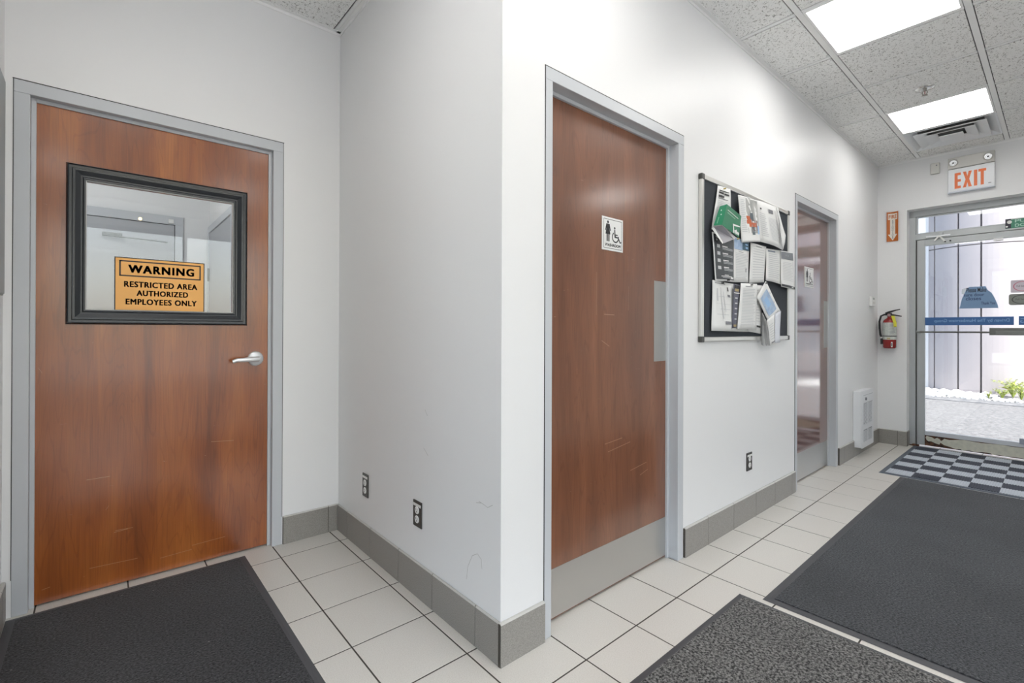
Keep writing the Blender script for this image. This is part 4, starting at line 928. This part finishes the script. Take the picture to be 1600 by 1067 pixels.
sheet('flyer', 'dark poster page with white icons and text on the board left side', 'flyer', [(1112.3,362),(1146,372),(1146.3,440.8),(1117.5,438.7)], YB_-.004, (.008,.002), m_=PAPER,
      prints=[(.04,.03,.98,.96,DPOS),(.12,.06,.26,.10,PAPER),(.12,.12,.40,.16,PAPER)]+[(.40,.24+.15*k,.66,.262+.15*k,PAPER) for k in range(4)]+[(.40,.275+.15*k+.018*j,.90,.282+.15*k+.018*j,LG) for k in range(4) for j in range(3)]+[(.14,.23+.15*k,.28,.30+.15*k,LG) for k in range(4)]+[(.40,.86,.62,.872,PAPER),(.25,.885,.85,.90,PAPER),(.30,.915,.70,.925,LG),(.74,.90,.93,.94,PAPER)], pin=(.55,.97,PINS[2]))
sheet('flyer', 'page with blue photo header beside the dark poster on the board', 'flyer', [(1145.8,369.7),(1170,377.6),(1169.5,441.5),(1146.3,440.8)], YB_-.003, (.004,.0), prints=[(.02,.02,.55,.26,PHB),(.55,.02,.98,.24,TEAL),(.66,.08,.9,.12,PLB),(.66,.15,.9,.2,PLB),(.3,.30,.6,.31,INKG),(.70,.66,.80,.76,INKG)]+lines(.12,.9,.34,.92,16,LG,.4,seed=4), pin=(.2,.03,PINS[1]))
sheet('paper_sheet', 'white list page hung below the joined centre pages of the board', 'paper', [(1172.7,378.9),(1197,385.5),(1194,441),(1170.9,442)], YB_-.003, (.004,.0), prints=[(.3,.05,.7,.065,INKG)]+lines(.15,.9,.12,.92,12,LG,.3,.1,seed=5))
sheet('paper_sheet', 'white page with small blue-grey heading right of the list page', 'paper', [(1197,388.1),(1219.3,391.4),(1220.8,444.3),(1196.9,438)], YB_-.003, (.004,.0), prints=[(.08,.05,.6,.09,mat('slate_print',(.25,.29,.36),.5))]+lines(.12,.9,.14,.9,13,LG,.35,seed=6))
sheet('flyer', 'white page with dark bands top and bottom overhanging the board right edge', 'flyer', [(1219.3,391.4),(1238.3,394.7),(1241.2,453.4),(1220,447.8)], YB_-.006, (.004,.004), prints=[(.02,.02,.98,.22,mat('grey_band',(.20,.21,.23),.5)),(.4,.09,.62,.13,LG),(.02,.92,.98,.98,INK),(.70,.94,.92,.965,PAPER)]+lines(.12,.85,.30,.82,12,LG,.3,seed=7))
sheet('brochure', 'large white page with an orange machine illustration on the board', 'flyer', [(1153,304.1),(1182,313),(1187,378),(1158.2,378.9)], YB_-.012, (.010,.004), prints=[(.02,.02,.98,.97,PAPER),(.33,.03,.98,.80,PHG),(.30,.42,.52,.60,ORG),(.48,.34,.66,.52,mat('dark_machine',(.10,.13,.15),.5)),(.40,.56,.80,.66,ORG),(.56,.50,.84,.74,mat('dark_red_print',(.28,.07,.05),.5)),(.50,.66,.66,.84,mat('dark_machine',(.10,.13,.15),.5)),(.86,.62,.98,.82,PLB)]+lines(.05,.28,.08,.80,18,LG,.4,seed=8), pin=(.5,.02,PINS[0]))
sheet('paper_sheet', 'white page with columns of small text at the board top right', 'paper', [(1181.9,312.7),(1213.4,323.1),(1222,390.7),(1187,377.6)], YB_-.010, (.012,.004), prints=[(.50,.13,.72,.22,INKG),(.10,.16,.16,.20,INK)]+lines(.06,.34,.28,.86,12,LG,.35,seed=9)+lines(.44,.92,.34,.88,18,LG,.4,seed=10), pin=(.97,.03,PINS[0]))
sheet('paper_sheet', 'folded back white flap curling off the board right side', 'paper', [(1214.0,323.1),(1214.8,323.6),(1226.5,367.8),(1222.2,390.7)], YB_-.030, (.002,.006), prints=[(.2,.3,.4,.5,LG)], nu=2)
# green brochure: two printed panels and the pale underside flap
gb = empty('folded_brochure', at(1135,345,'y',YB_-.03), 'green folded leaflet with white arrow hanging open on the board', 'leaflet', 'papers pinned to the notice board')
def quad3(name, par, pts, m_, prints=()):
    P4 = [at(x,y,'y',YB_-d) for x,y,d in pts]
    mb_ = MB(); mb_.face(P4, m_); o_ = mb_.build(name, par, fix=False); md = o_.modifiers.new('thick','SOLIDIFY'); md.thickness = .0008
    if prints:
        N = (P4[1]-P4[0]).cross(P4[2]-P4[0]).normalized(); N = -N if N.y > 0 else N
        mp = MB(); TL,TR,BR,BL = P4
        for ip, (poly, mm_) in enumerate(prints): mp.face([((TL*(1-u)+TR*u)*(1-v)+(BL*(1-u)+BR*u)*v)+N*(.002+.0003*ip) for u,v in poly], mm_)
        mp.build('print', par, fix=False)
    return o_
quad3('panel', gb, [(1124.8,322.5,.020),(1135.9,319.2,.045),(1128,351.5,.055),(1114.9,352.5,.022)], GRN, [([(.35,.22),(.45,.22),(.45,.28),(.35,.28)],PAPER),([(.45,.45),(.6,.45),(.55,.52)],PAPER),([(.30,.60),(.38,.60),(.38,.92),(.30,.92)],mat('pale_green_print',(.25,.50,.36),.5))])
quad3('panel', gb, [(1135.9,319.2,.045),(1158.2,337.6,.022),(1154.3,371,.026),(1128,351.5,.055)], GRN, [([(.12,.30),(.62,.32),(.62,.37),(.12,.35)],mat('pale_green_print',(.25,.50,.36),.5)),([(.10,.20),(.80,.22),(.80,.25),(.10,.23)],PAPER),([(.52,.62),(.97,.50),(.97,.55),(.60,.68),(.70,.97),(.62,.99)],PAPER),([(.66,.86),(.80,.74),(.80,.82),(.96,.82),(.96,.94),(.80,.94),(.80,1.0)],PAPER)])
quad3('flap', gb, [(1114.9,352.5,.022),(1128,351.5,.055),(1150,371,.040),(1146.4,374.5,.035)], PAPER)
quad3('flap', gb, [(1113,354.5,.022),(1128,352.0,.054),(1146.4,373.7,.036),(1131,380,.050)], mat('grey_card',(.34,.33,.36),.5))
quad3('flap', gb, [(1112.5,357.5,.021),(1114,353,.022),(1130,379,.050),(1129,381,.051)], PAPER)
# photo leaflet hung askew and the open brochure below
sheet('leaflet', 'tilted pale blue photo leaflet pinned near the board bottom right', 'leaflet', [(1182.2,463.5),(1196.5,439),(1218,485.5),(1200,503.5)], YB_-.018, (.003,.006), prints=[(.16,.16,.80,.84,PHB),(.3,.3,.6,.6,PLB),(.82,.30,.90,.36,LG),(.82,.6,.9,.66,LG)], pin=(.92,.03,PINS[2]), nu=8)
sheet('brochure', 'half open white brochure hanging off the board bottom right edge', 'brochure', [(1198,500),(1211,490),(1210,535),(1203,540)], YB_-.030, (.002,.008), prints=lines(.15,.8,.25,.85,7,LG,.3,seed=12)+[(.1,.88,.8,.93,INKG)])
sheet('brochure', 'creased pale page at the right of the hanging brochure', 'brochure', [(1211,490),(1220,485.5),(1217.3,534.5),(1209.5,536)], YB_-.034, (.002,.008), m_=mat('cool_paper',(.70,.72,.78),.6), prints=[(.1,.1,.12,.8,LG)], nu=3)
fan = empty('brochure_stack', at(1195,520,'y',YB_-.02), 'fanned grey pages hanging below the notice board edge', 'brochure', 'papers pinned to the notice board')
for k in range(5):
    d = .010+.006*k; quad3('page', fan, [(1190.6+k*1.2,488+k*3,d),(1192.5+k*1.4,490+k*3,d+.004),(1193+k*2.6,540.5,d+.01),(1190+k*2.2,538,d)], mat('grey_page_%d' % (k % 2), (.30+.12*(k%2),)*3, .6))

# =================================================================== OUTSIDE
ASPH = mat('asphalt', (.19,.185,.182), .85, speck=(28,.35,.65,(.11,.105,.105)), bump=(150,.5,.006))
struct(box('pavement', (5.44,-14,-.12),(45,22,-.02), ASPH), 'sunlit pale asphalt yard outside the exit door')
LOT = mat('bounce_lot', (.62,.61,.60), .85)  # unseen ground, added and kept pale to bounce sun onto the ceiling
struct(box('pavement', (-30,-30,-.3),(5.44,-4.95,-.14), LOT)); struct(box('pavement', (-30,-4.95,-.3),(-4.95,22,-.14), LOT)); struct(box('pavement', (5.44,-30,-.3),(45,-14,-.14), LOT))
struct(box('kerb_ledge', (5.416,-3,-.1),(5.75,.3,-.004), mat('concrete',(.22,.215,.21),.8)), 'concrete step outside the exit door')
dk = struct(box('patch_strip', (10.05,-14,-.02),(10.55,6,-.012), mat('dark_asphalt',(.11,.11,.115),.9,speck=(9,.4,.6,(.18,.175,.175)))), 'darker worn strip of asphalt beside the gravel')
# gravel of white stones
gv = MB(); STN = mat('white_stone', (.72,.70,.66), .8)
ico = bmesh.new(); bmesh.ops.create_icosphere(ico, subdivisions=1, radius=1); iv = [v.co.copy() for v in ico.verts]; ifs = [[v.index for v in f.verts] for f in ico.faces]; ico.free()
rnd = random.Random(3)
WEEDS = []
for (px_,py_,h) in ((1583,624,.36),(1596,628,.30),(1566,626,.20),(1545,625,.13)):
    q = at(px_,py_,'z',-.05); WEEDS.append((min(q.x,11.55) if q.y > -.5 else q.x, q.y, h*.8))
for k in range(1100):
    x, y = rnd.uniform(10.5,12.6), rnd.uniform(-2.6,1.6); 
    if (x-12.72)**2+(y+.2)**2 < 1.28 or (x > 11.85 and y > .45) or x > 11.98 or any((x-a_)**2+(y-b_)**2 < c_*c_ for a_,b_,c_ in WEEDS): continue
    s_ = rnd.uniform(.025,.065); a_ = rnd.random()*6.3; ca, sa = math.cos(a_), math.sin(a_); sx_, sy_, sz_ = s_*rnd.uniform(.8,1.5), s_, s_*rnd.uniform(.5,.9)
    gv.mesh([(x+(v.x*sx_*ca-v.y*sy_*sa), y+(v.x*sx_*sa+v.y*sy_*ca), -.015+v.z*sz_+rnd.uniform(0,.02)) for v in iv], ifs, STN)
tag(gv.build('gravel', fix=False), 'white stone gravel at the foot of the curved cladding', 'gravel', kind='stuff')
# clad column of the neighbouring building
CX, CY, CR = 12.72, -.20, 1.075
CLAD = mat('clad_metal', (.42,.375,.375), .55, metal=.25); SEAM = mat('panel_gap', (.10,.085,.09), .7)
bl = empty('neighbour_building', (CX,CY,0), 'neighbouring building clad in curved pinkish grey metal panels', 'building')
cc = MB(); cc.lathe([(CR-.03,-.1),(CR-.03,6.2)], (CX,CY,0), (0,0,1), SEAM, 72); cc.build('core', bl)
seam = []
for px_ in (1460,1497,1533):
    d = at(px_,500,'z',3.0)-CAM if False else (FW+RT*((px_-800)/FPX)-UP*((500-PY)/FPX)); dx, dy = d.x, d.y; L_ = math.hypot(dx,dy); dx/=L_; dy/=L_
    ox, oy = CAM.x-CX, CAM.y-CY; bq = ox*dx+oy*dy; t_ = -bq-math.sqrt(bq*bq-(ox*ox+oy*oy-CR*CR)); seam.append(math.degrees(math.atan2(oy+dy*t_, ox+dx*t_)) % 360)
st_ = seam[2]-seam[1]
angs = [seam[0]-2*st_, seam[0]-st_, seam[0], seam[1], seam[2], seam[2]+st_*1.9, seam[2]+st_*2.9, seam[2]+st_*3.9]
for (z0, z1) in ((-.06,2.845),(2.862,6.2)):
    for k in range(len(angs)-1):
        a0, a1 = math.radians(angs[k]+.7), math.radians(angs[k+1]-.7); n = 8; mb = MB(); ro, ri = CR, CR-.025
        vs = []
        for i in range(n+1):
            a_ = a0+(a1-a0)*i/n
            for r_ in (ro, ri):
                for z_ in (z0, z1): vs.append((CX+r_*math.cos(a_), CY+r_*math.sin(a_), z_))
        fs = []
        for i in range(n):
            b_ = i*4; fs += [(b_,b_+4,b_+5,b_+1),(b_+2,b_+3,b_+7,b_+6),(b_+1,b_+5,b_+7,b_+3),(b_,b_+2,b_+6,b_+4)]
        fs += [(0,1,3,2),(n*4,n*4+2,n*4+3,n*4+1)]
        mb.mesh(vs, fs, CLAD); mb.build('cladding_panel', bl)
# flat fascia continuing above to the right, and flat wall to the left
for k in range(6):
    y1_2 = -.92-.9*k-(0 if k else 0); box('cladding_panel', (12.06,y1_2-.885,2.80),(12.1,y1_2,6.2), CLAD, bl, .004)
box('fascia_core', (12.1,-6.4,2.80),(13.4,-.85,6.2), SEAM, bl)
for k in range(5): box('cladding_panel', (11.93,.535+.7*k,-.06),(11.97,1.22+.7*k,6.2), mat('white_cladding',(.66,.65,.64),.4), bl, .004)
box('wall_core', (11.97,.60,-.1),(13.6,4.4,6.2), SEAM, bl)
# cable off the fascia
cbm = MB(); qa, qb, qc = at(1583,372,'x',12.05), at(1583.5,389,'x',12.0), at(1597,418,'x',12.0); cbm.tube([qa,qb,qc],.012,BLACK,6)
tag(cbm.build('cable'), 'dark cable sloping off the neighbouring building fascia', 'cable')
# posts beyond
rp = empty('bollard', (16.5,-.48,-.02), 'faded red post standing beyond the clad column', 'post')
a_, b_ = at(1577,560,'x',16.5), at(1584.5,560,'x',16.5); zt_ = at(1580,541,'x',16.5).z
MB().lathe([((a_.y-b_.y)/2,0),((a_.y-b_.y)/2,zt_-.04),((a_.y-b_.y)/2*.7,zt_),(.02,zt_+.02)], (16.5,(a_.y+b_.y)/2,-.02), (0,0,1), mat('faded_red',(.50,.27,.29),.6), 20).build('post', rp)
bp_ = empty('steel_column', (16.9,-.6,-.02), 'pale blue steel column rising beyond the red post', 'column')
a_, b_ = at(1588,500,'x',16.9), at(1594,500,'x',16.9); zt_ = at(1590,417,'x',16.9).z
PBL = mat('pale_blue_steel',(.42,.50,.58),.5)
box('shaft', (16.9,b_.y,-.02),(17.05,a_.y,zt_), PBL, bp_, .01); box('base_plate', (16.84,b_.y-.05,-.02),(17.11,a_.y+.05,.02), PBL, bp_, .004)
fb = empty('far_building', (30,-3,-.02), 'pale flat roofed building at the far side of the yard', 'building')
box('wall', (30,-12,-.02),(34,3,4.6), mat('pale_render',(.34,.35,.36),.7), fb); box('roof_edge', (29.9,-12.1,4.6),(34.1,3.1,4.85), mat('roof_trim',(.45,.46,.48),.6), fb)
for k in range(3): box('window', (29.97,-3.2-2.2*k,1.0),(30.0,-1.8-2.2*k,2.4), mat('far_window',(.12,.15,.18),.1), fb)
# weeds
LEAF = mat('weed_leaf', (.30,.36,.05), .6); LEAF2 = mat('weed_leaf_dry', (.45,.42,.12), .6)
def weed(x, y, h, n, label, seed):
    o = empty('weed', (x,y,-.02), label, 'plant', 'weeds at the foot of the cladding'); r_ = random.Random(seed)
    mb_ = MB(); ms_ = MB()
    for k in range(n):
        a_ = r_.random()*6.28; l_ = h*r_.uniform(.5,1); lean = r_.uniform(.2,.9); w_ = .012
        p_ = [Vector((x,y,-.015)), Vector((x+math.cos(a_)*l_*lean*.4,y+math.sin(a_)*l_*lean*.4,l_*.6)), Vector((x+math.cos(a_)*l_*lean,y+math.sin(a_)*l_*lean,l_*(1-.3*lean)))]
        ms_.tube(p_, [.005,.004,.002], LEAF, 5)
        for t_ in (.35,.5,.65,.8,.95):
            c_ = p_[0].lerp(p_[1],t_*2) if t_ < .5 else p_[1].lerp(p_[2],(t_-.5)*2); b_ = r_.random()*6.28; d_ = Vector((math.cos(b_),math.sin(b_),.35))*h*.17; s2 = Vector((-math.sin(b_),math.cos(b_),0))*h*.05
            mb_.mesh([c_, c_+d_*.5+s2, c_+d_, c_+d_*.5-s2, c_+d_*.5+Vector((0,0,-.008))],[(0,1,4),(1,2,4),(2,3,4),(3,0,4)], LEAF if r_.random()<.7 else LEAF2)
    ms_.build('stem', o); lf_ = mb_.build('foliage', o, fix=False); lf_['kind'] = 'stuff'
for (px_,py_,h,n,lab,sd) in ((1583,624,.36,22,'tall yellow green weed right of the clad column',1),(1596,628,.30,18,'yellow green weed at the right edge beyond the glass',2),(1566,626,.20,14,'low weed in front of the clad column base',3),(1545,625,.13,10,'small sparse weed nearest the dark panel seam',4)):
    q = at(px_,py_,'z',-.05); weed(min(q.x,11.55) if q.y > -.5 else q.x, q.y, h, n, lab, sd)
